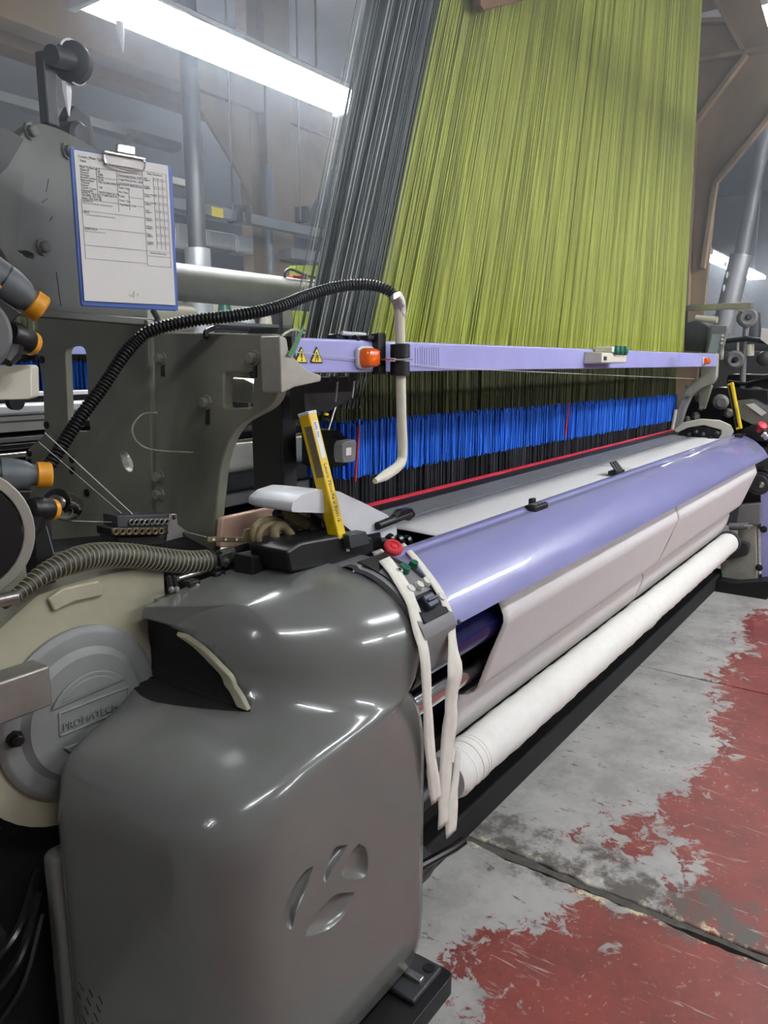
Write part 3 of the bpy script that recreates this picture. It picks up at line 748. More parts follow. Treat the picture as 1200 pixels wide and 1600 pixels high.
strands('front_cords', 'cord_green', 15000, f_front, .0021, parent=HARN)
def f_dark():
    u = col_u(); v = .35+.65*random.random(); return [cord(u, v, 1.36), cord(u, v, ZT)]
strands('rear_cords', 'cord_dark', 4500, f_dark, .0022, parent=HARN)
def f_grey():
    u = random.triangular(-.02, .05, .03); v = random.random(); return [cord(u, v, 1.36), cord(u-.012*random.random(), v, ZT)]
strands('edge_cords', 'cord_grey', 420, f_grey, .0018, parent=HARN)
def f_pale():
    u = random.uniform(-.025, .035); v = random.random(); return [cord(u, v, 1.40), cord(u-.008*random.random(), v, ZT)]
strands('loose_cords', 'cord_pale', 46, f_pale, .0012, parent=HARN)
def hb(u, v, k):
    x = XL+.02+(XE-.10-XL)*u; y = 1.468+.14*v
    zt = 1.315-.035*u; zb = 1.145-.035*u
    return {0: [(x, y, 1.48), (x+random.uniform(-.004, .004), y, zt+.01*random.random())],
            1: [(x, y, zt+random.uniform(-.012, .012)), (x+random.uniform(-.01, .01), y, zb+random.uniform(-.005, .005))],
            2: [(x, y, zb+.004), (x, y, 1.02)]}[k]
strands('heddle_cords', 'cord_olive_shaded', 3600, lambda: hb(random.random(), random.random(), 0), .0022, parent=HARN)
strands('heddle_sleeves', 'heddle_blue', 6500, lambda: hb(random.random(), random.random(), 1), .0031, parent=HARN)
strands('heddle_springs', 'heddle_dark', 3600, lambda: hb(random.random(), random.random(), 2), .0024, parent=HARN)

# ------------------------------------------------------------------ things at the near left end
def onp(px, py, P0, n):
    v = ray(px, py); return CP+v*((Vector(P0)-CP).dot(n)/v.dot(n))
# upper bracket panel behind the clipboard
UP0 = at(130, 490, d=1.80); UU = Vector((math.cos(R(16)), math.sin(R(16)), 0)); UN = Vector((UU.y, -UU.x, 0))
def up(x, y): return onp(x, y, UP0, UN)
PAN = MB().prism(rounded([up(-60, 330), up(-10, 285), up(38, 202), up(58, 190), up(90, 199), up(120, 214), up(165, 240), up(225, 300), up(232, 505), up(20, 480), up(26, 436), up(0, 384), up(-60, 360)], [.02, .02, .02, .02, .03, .03, .04, .05, .01, .01, .02, .02, .02]), -UN*.03).build('upper_bracket', 'panel_green', LOOM, bevel=.004)
cutr = MB().prism(rounded([p+UN*.05 for p in (up(26, 391), up(42, 391), up(54, 397), up(53, 406), up(40, 402))], .006), -UN*.15).build('cutter', 'panel_green'); boolean_cut(PAN, [cutr])
fl0 = [up(18, 481), up(232, 499), up(231, 510), up(18, 494)]
MB().prism([p+UN*.0 for p in fl0], UN*.03).build('bracket_flange', 'panel_green', PAN, bevel=.003)
for x, y in ((46, 205), (65, 386), (104, 236)):
    bolt(MB(), up(x, y), UN, .0125, .014).build('bolt', 'panel_green', PAN)
for (x0, y0, x1, y1) in ((72, 300, 76, 280), (88, 425, 95, 478), (78, 345, 82, 338), (66, 316, 74, 310)):
    MB().tube([up(x0, y0), up(x1, y1)], .0012, 5).build('scratch', 'dark_grey', PAN)
# hook below the bracket
MB().tube(spline([up(224, 485)+UN*.03, up(224, 500)+UN*.045, up(218, 512)+UN*.05, up(222, 528)+UN*.05, up(236, 534)+UN*.04], 6), .008, 10).build('hose_hook', 'dark_grey', PAN)
# post with guide roller on top
pb_ = up(85, 196); pt = up(86, 88)
t = MB(); t.box((-.017, -.012, 0), (.017, .012, (pt-pb_).length), Matrix.Translation(pb_-UN*.012) @ Matrix.Rotation(R(16), 4, 'Z')).build('guide_post', 'dark_grey', LOOM, bevel=.003)
c0 = up(68, 88)+UN*.02; c1 = up(98, 96)+UN*.02
g = MB().cyl(c0, c1, .021, n=20).build('roller_axle', 'dark_grey', LOOM)
gr = MB().lathe(c1-(c1-c0)*.05, (UU*1.0-UN*.25), [(0, .034), (.006, .043), (.026, .043), (.034, .036), (.038, .02)], 30).build('guide_roller_wheel', 'dark_grey', LOOM)
mb = MB(); p = up(104, 128)
mb.loft([[p+Vector((r*math.cos(a), r*math.sin(a)*.6, -z)) for a in [k*1.047 for k in range(6)]] for z, r in ((0, .012), (.02, .011), (.045, .007), (.07, .002))]).build('lint_tuft', 'lint', gr)
# lint rim along the roller
MB().tube([c1+UU*.012+Vector((0, 0, .043)).lerp(UU*.0, 0) if False else (gr and (c1+UU*.012+Vector((UU.x*0, UU.y*0, 0))+(Vector((0, 0, 1))*math.cos(R(a))+(-UN).cross(Vector((0, 0, 1)))*math.sin(R(a)))*.044)) for a in range(-60, 200, 12)], .0025, 6).build('lint_rim', 'lint', gr)
# dark sensor bracket beside the post
s0 = MB().prism(rounded([up(128, 180)-UN*.04, up(138, 161)-UN*.04, up(163, 180)-UN*.04, up(171, 222)-UN*.04, up(168, 240)-UN*.04, up(120, 240)-UN*.04], .006), -UN*.03).build('sensor_bracket', 'dark_grey', LOOM, bevel=.003)
MB().lathe(up(136, 212)-UN*.04, UN, [(-.02, .034), (.02, .034), (.028, .026), (.03, .01)], 24).build('sensor_head', 'dark_grey', s0)
# grey arm at the very left
MB().prism(rounded([up(-40, 190), up(2, 204), up(26, 219), up(0, 262), up(-40, 300)], .004), UN*.02).build('side_arm', 'black', LOOM, bevel=.004)

# clipboard
CU = Vector((.985, -.172, 0)); CN = Vector((-.172, -.985, 0)); C0 = at(118, 355, d=1.56)
def cb(x, y, off=0): return onp(x, y, C0, CN)+CN*off
clip = thing('clipboard', 'blue clipboard with a printed white form hanging on the grey bracket', 'clipboard', cb(127, 478))
bd = MB().prism(rounded([cb(109, 230), cb(269, 259), cb(279, 486), cb(127, 478)], .006), -CN*.006).build('board', 'board_blue', clip, bevel=.0015)
pw = [cb(115, 234, .0012), cb(262, 259, .0012), cb(273, 477, .0035), cb(131, 470, .0035)]
pp = MB().prism(pw, -CN*.0008).build('paper', 'paper', clip)
def pq(u, v, off=.0006): # a place on the sheet, 0..1 across and down
    a = pw[0].lerp(pw[1], u); b = pw[3].lerp(pw[2], u); return a.lerp(b, v)+CN*off
def pline(u0, v0, u1, v1, m='ink_light', r=.00045):
    MB().tube([pq(u0, v0), pq(u1, v1)], r, 4).build('printed_line', m, pp)
for v in (.095, .315, .39, .50, .62, .71): pline(.04, v, .70, v)
for v in (.065, .62, .655, .725): pline(.70, v, .97, v)
pline(.04, .315, .04, .71); pline(.70, .065, .70, .725); pline(.97, .065, .97, .725); pline(.82, .10, .82, .60); pline(.87, .10, .87, .60); pline(.92, .10, .92, .60)
pline(.21, .10, .21, .29); pline(.42, .10, .42, .37); pline(.42, .185, .70, .185); pline(.42, .13, .70, .13); pline(.54, .20, .54, .35); pline(.21, .155, .42, .155); pline(.54, .26, .70, .26)
def ptext(s_, u, v, size, m='ink'):
    text(s_, size, m, pq(u, v, .0007), pq(u+.1, v)-pq(u, v), pq(u, v-.1)-pq(u, v), pp, 'printed_text', .0001)
ptext('Loom_Main Tg.Barcod', .04, .045, .0075); ptext('7460', .05, .072, .0065)
for i, (a, b) in enumerate((('Main Tg Barcod 2', ''), ('Material', '09'), ('Weaver', '1080'), ('Machine', '7512'), ('Reed/Comber', '4120'), ('Reg.number', '750 GCPM PDST A'), ('Tension', ''), ('Denier', '160'), ('Tubelt Count', ''), ('Density/Ps', '70370 DEN 25 DR'), ('EFFECT Mod ref 17.008 0037 B', ''), ('DEVIPEL 50/1 (B)', ''), ('Adet: 504 504 (B)', ''))):
    v = .11+i*.0168; ptext(a, .045, v, .0058); 
    if b: ptext(b, .22, v, .0058)
for i, a in enumerate(('Dokunacak Metre: 1100', 'Cozgu Metresi No. 1200', 'S.D/KOMP.ISLETIM.KO', 'Tarih / Saat', 'No / Has.', 'S.Atki', 'Tarih / Saat', 'Top Metre : 118')):
    ptext(a, .43, .125+i*.0285, .0055)
ptext('Hata Tanimlama', .755, .085, .0055)
for i in range(9):
    v = .118+i*.0555; ptext(('Atki', 'Cozgu', 'Desen Hatasi', 'Kenar Hatasi', 'Leke', 'Kumas', 'Makine', 'Diger', 'Toplam')[i], .71, v, .005); ptext('bilgileri', .71, v+.013, .005)
    for u in (.83, .88, .93):
        a = pq(u, v); 
        MB().tube([pq(u, v-.012), pq(u+.025, v-.012), pq(u+.025, v+.004), pq(u, v+.004), pq(u, v-.012)], .0003, 4).build('tick_box', 'ink', pp)
ptext('GUNDUZ', .05, .33, .005); ptext('Personel tarafindan doldurulacaktir', .05, .343, .0045, 'ink_light'); ptext('GECE', .05, .405, .005); ptext('Personel tarafindan doldurulacaktir', .07, .42, .0045, 'ink_light'); ptext('DIGER BILGI', .05, .515, .005); ptext('Usta onayi ile doldurulur', .05, .53, .0045, 'ink_light')
ptext('Kontrol Eden Imza', .74, .638, .005)
MB().tube([pq(.47, .94), pq(.50, .955), pq(.53, .915), pq(.52, .965)], .0006, 5).build('pencil_mark', 'ink_light', pp); MB().tube([pq(.55, .935), pq(.575, .93), pq(.57, .95)], .0005, 5).build('pencil_mark', 'ink_light', pp)
for k in range(12): MB().tube([cb(161+k*1.4, 250+k*.3, .0052), cb(161+k*1.4, 258+k*.3, .0052)], .0004+.0003*(k % 3 == 0), 4).build('barcode_bar', 'ink', pp)
# wire clip
wire = rounded([cb(158, 240, .009), cb(162, 258, .009), cb(198, 268, .009), cb(222, 268, .009), cb(224, 252, .009)], .008)
kl = MB().tube(wire, .0017, 8).build('wire_clip', 'chrome', clip)
MB().prism([cb(159, 237, .002), cb(223, 249, .002), cb(223, 252, .002), cb(159, 240, .002)], CN*.012).build('clip_bar', 'chrome', kl, bevel=.0008)
MB().prism([cb(160, 241, .0055), cb(222, 252, .0055), cb(221, 266, .0055), cb(163, 256, .0055)], CN*.0008).build('clip_plate', 'paper', kl)
MB().prism(rounded([cb(178, 226, .004), cb(206, 231, .004), cb(206, 245, .004), cb(178, 240, .004)], .003), CN*.012).build('clip_spring', 'chrome', kl, bevel=.002)
MB().prism(rounded([cb(189, 212, .012), cb(197, 210, .016), cb(202, 216, .016), cb(198, 236, .01), cb(190, 236, .01)], .002), CN*.003).build('clip_lever', 'chrome', kl, bevel=.001)

# black corrugated suction hose with its white pipe
hz = [at(78, 726, d=1.62), at(120, 660, d=1.66), at(160, 605, d=1.70), at(190, 560, d=1.72), at(213, 533, d=1.74), at(240, 515, d=1.74), at(300, 501, d=1.75), at(370, 493, d=1.78), at(430, 481, d=1.83), at(480, 462, d=1.90), at(530, 448, d=1.95), at(575, 445, d=1.98), at(605, 453, d=2.0), at(622, 470, d=2.01)]
hs_ = thing('suction_hose', 'black corrugated hose ending in a bent white pipe before the blue heddles', 'hose', hz[0])
corrugated(hz, .0125, .0085, .0028).build('hose', 'black', hs_, sharp=80)
pyl = at(625, 490, Y=1.15)
pipe = spline([at(624, 470, Y=1.15), at(625, 520, Y=1.15), at(627, 640, Y=1.15), at(629, 705, Y=1.15), at(624, 726, Y=1.145), at(605, 741, Y=1.13), at(586, 752, Y=1.12)], 8)
wp = MB().tube(pipe, [.0135]*(len(pipe)-8)+[.0135, .013, .012, .011, .010, .009, .008, .007], 16).build('white_pipe', 'cream', hs_)
MB().tube(spline([at(618, 462, Y=1.152), at(624, 474, Y=1.15), at(626, 495, Y=1.15)], 5), [.0165, .017, .0172, .017, .0168, .0168, .0165, .016, .0158, .0155, .015], 14).build('foil_tape', 'foil', hs_)

# thin pale tube loop on the plates
MB().tube(spline([at(245, 645, X=FX-.01), at(222, 648, X=FX-.06), at(207, 668, X=FX-.09), at(214, 690, X=FX-.09), at(240, 703, X=FX-.06), at(302, 707, X=FX-.01)], 8), .0022, 8).build('air_tube', 'hose_rim', LOOM)
# cables over the plate
MB().tube(spline([at(322, 528, X=FX), at(326, 515, X=FX+.02), at(345, 512, X=FX+.06), at(390, 515, X=FX+.10)], 6), .004, 8).build('cable', 'dark_grey', LOOM)
MB().tube(spline([at(322, 528, X=FX-.006), at(322, 518, X=FX), at(335, 512, X=FX+.03)], 6), .006, 8).build('cable', 'black', LOOM)
MB().tube(spline([at(440, 525, Y=1.2), at(458, 515, Y=1.22), at(475, 520, Y=1.26)], 6), .003, 8).build('cable', 'hose_rim', LOOM)
gp = [at(449, 556, Y=1.165), at(468, 520, Y=1.165), at(476, 508, Y=1.17), at(474, 518, Y=1.17), at(459, 557, Y=1.165)]
tag(MB().prism(gp, (0, .002, 0)).build('ribbon', 'green_ribbon'), 'green plastic ribbon tucked behind the bracket by the warning signs', 'ribbon')

# weft feeders
def feeder(p0, p1, r, label, lamp_side=True):
    ax = (p1-p0).normalized(); t = thing('weft_feeder', label, 'weft feeder', p0, 'weft feeders'); L = (p1-p0).length
    bdy = MB().lathe(p0, ax, [(0, r*.98), (L*.5, r*.98), (L*.62, r*.95), (L*.75, r*.80), (L*.80, r*.62), (L*.86, r*.6)], 28).build('body', 'feeder_grey', t)
    MB().lathe(p0+ax*L*.49, ax, [(0, r*1.0), (.003, r*1.0)], 28).build('body_seam', 'black', bdy)
    MB().lathe(p0+ax*L*.84, ax, [(0, r*.60), (.002, r*.74), (L*.13, r*.74), (L*.15, r*.66), (L*.15, r*.3)], 32).build('collar', 'feeder_orange', t)
    side = ax.cross(Vector((0, 0, 1))).normalized(); 
    if side.dot(CP-p0) < 0: side = -side
    dn = side.cross(ax); dn = dn if dn.z < 0 else -dn
    f = p0+ax*L*.34+side*r*.86+dn*r*.35
    w_ = MB().prism([f, f+ax*L*.17, f+ax*L*.17+dn*r*.42-side*r*.14, f+dn*r*.42-side*r*.14], side*.004).build('window', 'feeder_orange', t, bevel=.001)
    for k in range(4): MB().tube([f+ax*L*(.03+.035*k)+side*.0045, f+ax*L*(.03+.035*k)+side*.0045+dn*r*.32-side*r*.10], .0008, 4).build('window_bar', 'black', w_)
    # dark arm below the body
    a = p0+ax*L*.55+dn*r*.8
    MB().prism([a-ax*.03, a+ax*.045, a+ax*.035+dn*.05, a+ax*.0+dn*.09, a-ax*.02+dn*.09], side*.02).build('arm', 'black', t, bevel=.003)
    return t
feeder(at(-70, 390, d=1.32), at(68, 486, d=1.42), .036, 'upper grey weft feeder with an orange collar in front of the bracket panel')
feeder(at(-90, 742, d=1.36), at(82, 742, d=1.46), .033, 'lower grey weft feeder with an orange collar beside the black hose end')
def dark_feeder(p0, p1, r, label):
    ax = (p1-p0).normalized(); t = thing('weft_feeder', label, 'weft feeder', p0, 'weft feeders'); L = (p1-p0).length
    MB().lathe(p0, ax, [(0, r*.8), (.01, r), (L*.72, r), (L*.78, r*.9), (L*.80, r*.8)], 26).build('body', 'black', t)
    MB().lathe(p0+ax*L*.76, ax, [(0, r*.86), (.002, r*.95), (L*.2, r*.92), (L*.24, r*.8), (L*.24, r*.4)], 30).build('collar', 'feeder_orange', t)
    MB().tube([p0+ax*L*.2-Vector((0, 0, r*.5)), p0+ax*.006-Vector((0, 0, .035)), p0-ax*.012-Vector((0, 0, .055))], [.018, .015, .010], 8).build('arm', 'black', t)
    return t
dark_feeder(at(14, 520, d=1.36), at(52, 538, d=1.42), .024, 'small black feeder head with orange ring under the upper weft feeder')
dark_feeder(at(48, 794, d=1.42), at(86, 797, d=1.47), .022, 'small black feeder head with orange ring under the lower weft feeder')
# grey winding drum at the left edge and cream motor box
dr = at(-52, 520, d=1.3); MB().lathe(dr, Vector((.5, .85, 0)), [(-.02, .065), (0, .07), (.02, .066)], 40).build('winding_drum', 'mid_grey'); tag(bpy.data.objects['winding_drum'], 'pale grey winding drum cut by the left edge of the view', 'drum')
a = at(-40, 570, d=1.40); b = at(48, 623, d=1.40)
MB().prism(rounded([at(-40, 571, d=1.40), at(44, 570, d=1.44), at(49, 574, d=1.44), at(50, 620, d=1.44), at(46, 624, d=1.44), at(-40, 626, d=1.40)], .003), (.05, .06, 0)).build('motor_box', 'cream', None, bevel=.004)
tag(bpy.data.objects['motor_box'], 'small cream metal box below the upper weft feeder', 'box')
rc = at(-62, 838, d=1.34)
rg = []
for k in range(40):
    a = 2*math.pi*k/40; e = Vector((math.cos(a), 0, math.sin(a))); yv = Vector((.35, .93, 0)).normalized(); xv = Vector((.93, -.35, 0)); e = xv*math.cos(a)+Vector((0, 0, 1))*math.sin(a)
    rg.append([rc+e*.102, rc+e*.122, rc+e*.122+yv*.035, rc+e*.102+yv*.035])
rg.append(rg[0])
rng = MB().loft(rg, cap=False).build('drum_ring', 'cast_edge', None, bevel=.002); tag(rng, 'broad metal ring with a dark hub at the lower left feeder', 'ring')
MB().lathe(rc+yv*.01, -yv, [(0, .10), (.02, .098), (.02, .06), (.05, .05), (.05, .02), (.06, .02)], 28).build('hub', 'black', rng)
for k in range(5):
    a = k*1.26; e = xv*math.cos(a)+Vector((0, 0, 1))*math.sin(a); MB().tube([rc+e*.03, rc+e*.1], .008, 8).build('spoke', 'dark_grey', rng)
MB().cyl(at(-30, 945, d=1.30), at(30, 932, d=1.33), .012, n=16).build('shaft_end', 'steel', rng)
# feeder support rail and its dark holder
MB().cyl(at(-40, 905, d=1.62), at(175, 872, d=1.75), .032, n=24).build('support_rail', 'feeder_grey', LOOM)
MB().box((-.02, -.02, -.13), (.02, .02, .05), Matrix.Translation(at(58, 830, d=1.5))).build('feeder_holder', 'black', LOOM, bevel=.004)
MB().tube([at(72, 822, d=1.47), at(84, 866, d=1.47)], .0016, 6).build('tension_wire', 'chrome', LOOM)
# chrome weft nozzle
nz = at(98, 788, d=1.56); nax = (at(112, 800, d=1.62)-at(80, 790, d=1.52)).normalized()
nzo = MB().lathe(nz-nax*.03, nax, [(0, .028), (.02, .032), (.055, .032), (.06, .026), (.05, .024), (.02, .022)], 28).build('nozzle_ring', 'chrome', LOOM)
MB().lathe(nz-nax*.04, nax, [(0, .014), (.05, .012), (.09, .004)], 16).build('nozzle_tip', 'steel', nzo)
# dark mass of fittings under the support rail
MB().prism(rounded([at(30, 870, d=1.7), at(160, 858, d=1.8), at(180, 830, d=1.82), at(215, 835, d=1.84), at(330, 860, d=1.95), at(330, 900, d=1.95), at(30, 930, d=1.7)], .01), (.1, .12, 0)).build('dark_casing', 'black_matt', LOOM)

# weft threads
MB().tube([at(70, 676, d=1.5), at(207, 803, Y=1.37)], .0011, 5).build('weft_thread', 'weft'); tag(bpy.data.objects['weft_thread'], 'pale weft thread running down across the plates to the selector', 'thread', 'weft threads')
o = MB().tube([at(60, 690, d=1.5), at(190, 802, Y=1.37)], .0006, 5).build('weft_thread', 'weft'); tag(o, 'faint weft thread left of the brighter one across the plates', 'thread', 'weft threads')
o = MB().tube([at(113, 814, d=1.56), at(185, 816, Y=1.37)], .0006, 5).build('weft_thread', 'weft'); tag(o, 'weft thread from the chrome nozzle to the selector', 'thread', 'weft threads')
o = MB().tube([at(290, 831, Y=1.37), at(335, 842, Y=1.33)], .0007, 5).build('weft_thread', 'weft'); tag(o, 'weft thread leaving the selector towards the perforated bar', 'thread', 'weft threads')

# weft selector block with two rows of eyelets
SY = 1.355
sel = thing('weft_selector', 'metal weft selector block with two rows of round eyelets', 'weft selector', at(235, 880, Y=SY))
MB().prism([at(183, 806, Y=SY), at(268, 803, Y=SY), at(268, 828, Y=SY), at(184, 824, Y=SY)], (0, .05, 0)).build('upper_row', 'dark_grey', sel, bevel=.002)
lw = MB().prism([at(173, 825, Y=SY-.02), at(262, 823, Y=SY-.02), at(264, 835, Y=SY-.02), at(174, 838, Y=SY-.02)], (0, .05, 0)).build('lower_row', 'black', sel, bevel=.002)
MB().prism([at(265, 803, Y=SY-.004), at(276, 803, Y=SY-.004), at(278, 820, Y=SY-.004), at(292, 830, Y=SY-.004), at(290, 838, Y=SY-.004), at(260, 846, Y=SY-.004)], (0, .006, 0)).build('end_plate', 'steel', sel, bevel=.001)
MB().prism([at(180, 838, Y=SY), at(258, 836, Y=SY), at(255, 852, Y=SY), at(190, 856, Y=SY)], (0, .06, 0)).build('base', 'black', sel, bevel=.003)
for k in range(8):
    for (x0, y0, mm) in ((205+k*7.8, 816-.15*k, 'steel_dull'), (180+k*10.2, 830.5-.1*k, 'tape')):
        c = at(x0, y0, Y=SY-.021 if y0 > 825 else SY-.001)
        e = MB().lathe(c, (0, -1, 0), [(-.002, .0072), (.004, .0072), (.005, .006), (.003, .0045), (-.001, .004)], 16).build('eyelet', mm, sel)
MB().box((at(240, 850, Y=SY).x-.006, SY, 1.02), (at(240, 850, Y=SY).x+.006, SY+.012, 1.10)).build('post', 'steel_dull', sel)
for px, py in ((272, 808), (288, 834)): bolt(MB(), at(px, py, Y=SY-.004), (0, -1, 0), .004, .004).build('screw', 'dark_grey', sel)

# olive corrugated hose on the housing, with its clamp
hp2 = [at(5, 945, Y=1.29), at(38, 920, Y=1.30), at(70, 896, Y=1.31), at(110, 878, Y=1.32), at(150, 868, Y=1.33), at(200, 868, Y=1.335), at(250, 874, Y=1.335), at(295, 878, Y=1.33), at(330, 876, Y=1.325)]
ah = thing('air_hose', 'olive ribbed air hose lying across the beige wheel housing', 'hose', hp2[4])
pts = resample(spline(hp2, 30), .0028); rs = [.0105+.016*min(1, i/62) for i in range(len(pts))]
MB().tube(pts, [r_*.9 for r_ in rs], 18).build('hose', 'hose_olive', ah)
mb = MB()
for i in range(3, len(pts)-2, 4):
    d = (pts[min(i+1, len(pts)-1)]-pts[i-1]).normalized(); mb.lathe(pts[i]-d*.0012, d, [(0, rs[i]*.9), (.0006, rs[i]*1.0), (.0014, rs[i]*1.0), (.002, rs[i]*.9)], 18)
mb.build('hose_ribs', 'hose_rim', ah, kind='stuff')
tb = MB().cyl(at(326, 877, Y=1.325), at(388, 858, Y=1.325), .0155, n=22).build('hose_end', 'black', ah)
MB().cyl(at(343, 872, Y=1.325), at(362, 866, Y=1.325), .019, n=22).build('clamp', 'steel', ah)
MB().prism(rounded([at(343, 868, Y=1.303), at(362, 862, Y=1.303), at(361, 878, Y=1.303), at(354, 887, Y=1.303), at(347, 884, Y=1.303)], .003), (0, .004, 0)).build('clamp_tab', 'steel', ah)
bolt(MB(), at(354, 876, Y=1.302), (0, -1, 0), .0045, .006).build('clamp_screw', 'steel_dull', ah)

# rail with sliders between housing and cover
RY = 1.30
MB().prism([at(262, 941, Y=RY), at(445, 882, Y=RY), at(445, 892, Y=RY), at(262, 950, Y=RY)], (0, .05, 0)).build('slide_rail', 'steel', LOOM, bevel=.002)
MB().box((at(262, 940, Y=RY).x, RY+.03, at(330, 930, Y=RY).z-.05), (1.62, RY+.12, at(330, 925, Y=RY).z)).build('rail_bed', 'black', LOOM, bevel=.004)
MB().cyl(at(278, 904, Y=RY+.02), at(345, 884, Y=RY+.02), .006, n=12).build('slide_rod', 'steel', LOOM)
for px, py in ((300, 915), (340, 900), (372, 890), (415, 878)):
    p = at(px, py, Y=RY); k = MB().box((p.x-.015, p.y-.012, p.z-.013), (p.x+.015, p.y+.03, p.z+.013)).build('slider', 'black', LOOM, bevel=.003)
    bolt(MB(), (p.x+.004, p.y-.012, p.z), (0, -1, 0), .0045, .005).build('screw', 'steel_dull', k)
for px in (268, 276):
    p = at(px, 921, Y=RY-.005); k = MB().prism([at(px-5, 900, Y=RY-.005), at(px, 899, Y=RY-.005), at(px+5, 923, Y=RY-.005), at(px-1, 926, Y=RY-.005)], (0, .01, 0)).build('link', 'black', LOOM, bevel=.002)
    bolt(MB(), at(px, 921, Y=RY-.005), (0, -1, 0), .005, .004).build('screw', 'steel_dull', k)
# perforated bar and its fitting
pbar = MB().prism([at(325, 839, Y=1.33), at(380, 840, Y=1.33), at(384, 828, Y=1.33), at(394, 825, Y=1.33), at(396, 832, Y=1.33), at(388, 836, Y=1.33), at(384, 847, Y=1.33), at(325, 847, Y=1.33)], (0, .008, 0)).build('perforated_bar', 'tape', LOOM, bevel=.0015)
for px in (353, 370, 334): MB().cyl(at(px, 843, Y=1.3299), at(px, 843, Y=1.328), .0035, n=10).build('hole', 'cream', pbar)

# hoses and black fittings under the sensor bar
for i, (pth, r_) in enumerate(([(392, 838), (398, 820), (420, 806), (445, 808), (470, 825)], .010), ) if False else enumerate((([(445, 870), (415, 862), (396, 840), (402, 820), (424, 812), (445, 822), (458, 845)], .009), ([(455, 872), (425, 866), (405, 846), (410, 826), (432, 818), (452, 830), (466, 848)], .008), ([(432, 850), (428, 830), (440, 822), (455, 838), (465, 855)], .012))):
    MB().tube(spline([at(x, y, Y=1.25-.012*i) for x, y in pth], 8), r_, 12).build('cable_loop', 'tape', LOOM)
sl = MB().tube(spline([at(436, 800, Y=1.27), at(452, 806, Y=1.26), at(475, 818, Y=1.25), at(492, 822, Y=1.25)], 6), .017, 16).build('taped_hose', 'tape', LOOM)
for k in range(3): MB().lathe(at(484+5*k, 818+k, Y=1.25), (1, 0, -.15), [(0, .017), (.002, .019), (.005, .019), (.007, .017)], 18).build('hose_band', 'steel_dull', sl)
MB().lathe(at(430, 803, Y=1.27), (1, 0, -.2), [(0, .010), (.01, .017), (.03, .018)], 18).build('hose_cap', 'black', sl)
MB().prism(rounded([at(448, 862, Y=1.13), at(470, 848, Y=1.13), at(560, 832, Y=1.13), at(582, 840, Y=1.13), at(585, 862, Y=1.13), at(560, 878, Y=1.13), at(455, 895, Y=1.13)], .008), (0, .12, 0)).build('sensor_mount', 'black', LOOM, bevel=.006)
MB().prism(rounded([at(485, 783, Y=1.24), at(500, 785, Y=1.24), at(505, 850, Y=1.22), at(485, 850, Y=1.22)], .004), (.02, .03, 0)).build('mount_post', 'black', LOOM, bevel=.003)
MB().prism(rounded([at(545, 836, Y=1.11), at(572, 830, Y=1.11), at(578, 850, Y=1.11), at(548, 858, Y=1.11)], .004), (0, .03, 0)).build('mount_block', 'dark_grey', LOOM, bevel=.003)
MB().prism(rounded([at(395, 870, Y=1.22), at(450, 858, Y=1.22), at(470, 870, Y=1.22), at(470, 895, Y=1.22), at(395, 905, Y=1.22)], .006), (0, .06, 0)).build('cable_box', 'black_matt', LOOM, bevel=.004)
# yellow sensor bar
sb0 = at(528, 842, Y=1.145); sb1 = at(480, 646, Y=1.215)
bar = thing('sensor_bar', 'yellow light-sensor bar leaning over the end cover by the red button', 'sensor', at(540, 870, Y=1.145))
ax = (sb1-sb0).normalized(); su = (Vector((1, -.55, 0)) - ax*Vector((1, -.55, 0)).dot(ax)).normalized(); sv = ax.cross(su)
if sv.y < 0: sv = -sv
Lb = (sb1-sb0).length; wl, wr = .031, .020
# two visible faces: left face along sv*-1..., right face along su
e0 = su; q = sv
f1 = Vector((-1, .08, 0)); f1 = (f1-ax*f1.dot(ax)).normalized(); f2 = ax.cross(f1); f2 = f2 if f2.y < 0 else -f2
def bp(a, b, t_): return sb0+ax*(Lb*t_)+f2*a+f1*b
def bar_box(a0, a1, b0, b1, t0, t1, nm, m, par=bar, bev=.0):
    return MB().loft([[bp(a0, b0, t_), bp(a1, b0, t_), bp(a1, b1, t_), bp(a0, b1, t_)] for t_ in (t0, t1)]).build(nm, m, par, bevel=bev)
body = bar_box(-.018, .018, -.014, .014, 0, 1, 'bar_body', 'yellow', bar, .003)
bar_box(-.0185, .0185, -.0145, .0145, .985, 1.012, 'end_cap', 'white_plastic', bar, .002)
bar_box(-.006, .0182, .0135, .0148, .50, .90, 'lens_window', 'tape', bar)
bar_box(.0182, .0186, -.008, .006, .64, .93, 'label_strip', 'white_plastic', bar)
o_ = bp(.0186, .004, .60)
text('Louro 70mt/fle x 9001-2', .0145, 'ink', bp(.0184, .0045, .60), -ax, -f1, bar, 'lettering', .0002)
text('S042 703', .010, 'ink', bp(.0188, .0035, .925), -ax, -f1, bar, 'lettering', .0002)
MB().cyl(at(540, 842, Y=1.14), at(543, 862, Y=1.13), .006, n=12).build('cable_gland', 'steel', bar)
# white rapier guide cover
wy = 1.20
wc = [at(440, 798, Y=wy), at(441, 785, Y=wy), at(455, 772, Y=wy), at(482, 763, Y=wy), at(515, 766, Y=wy), at(550, 782, Y=wy), at(592, 803, Y=wy), at(606, 822, Y=wy), at(607, 850, Y=wy), at(583, 845, Y=wy), at(580, 829, Y=wy), at(545, 836, Y=wy), at(500, 800, Y=wy)]
rings_ = []
cc = sum(wc, Vector())/len(wc); wr_ = rounded(wc, .008, 4)
for s, d in ((1.0, -.03), (1.0, .05), (.97, .10), (.9, .13), (.8, .145)):
    rings_.append([cc+(p-cc)*s+Vector((0, d, .04*(1-s))) for p in wr_])
MB().loft(rings_).build('guide_cover', 'white_plastic', LOOM, bevel=.004, seg=3, sharp=40)
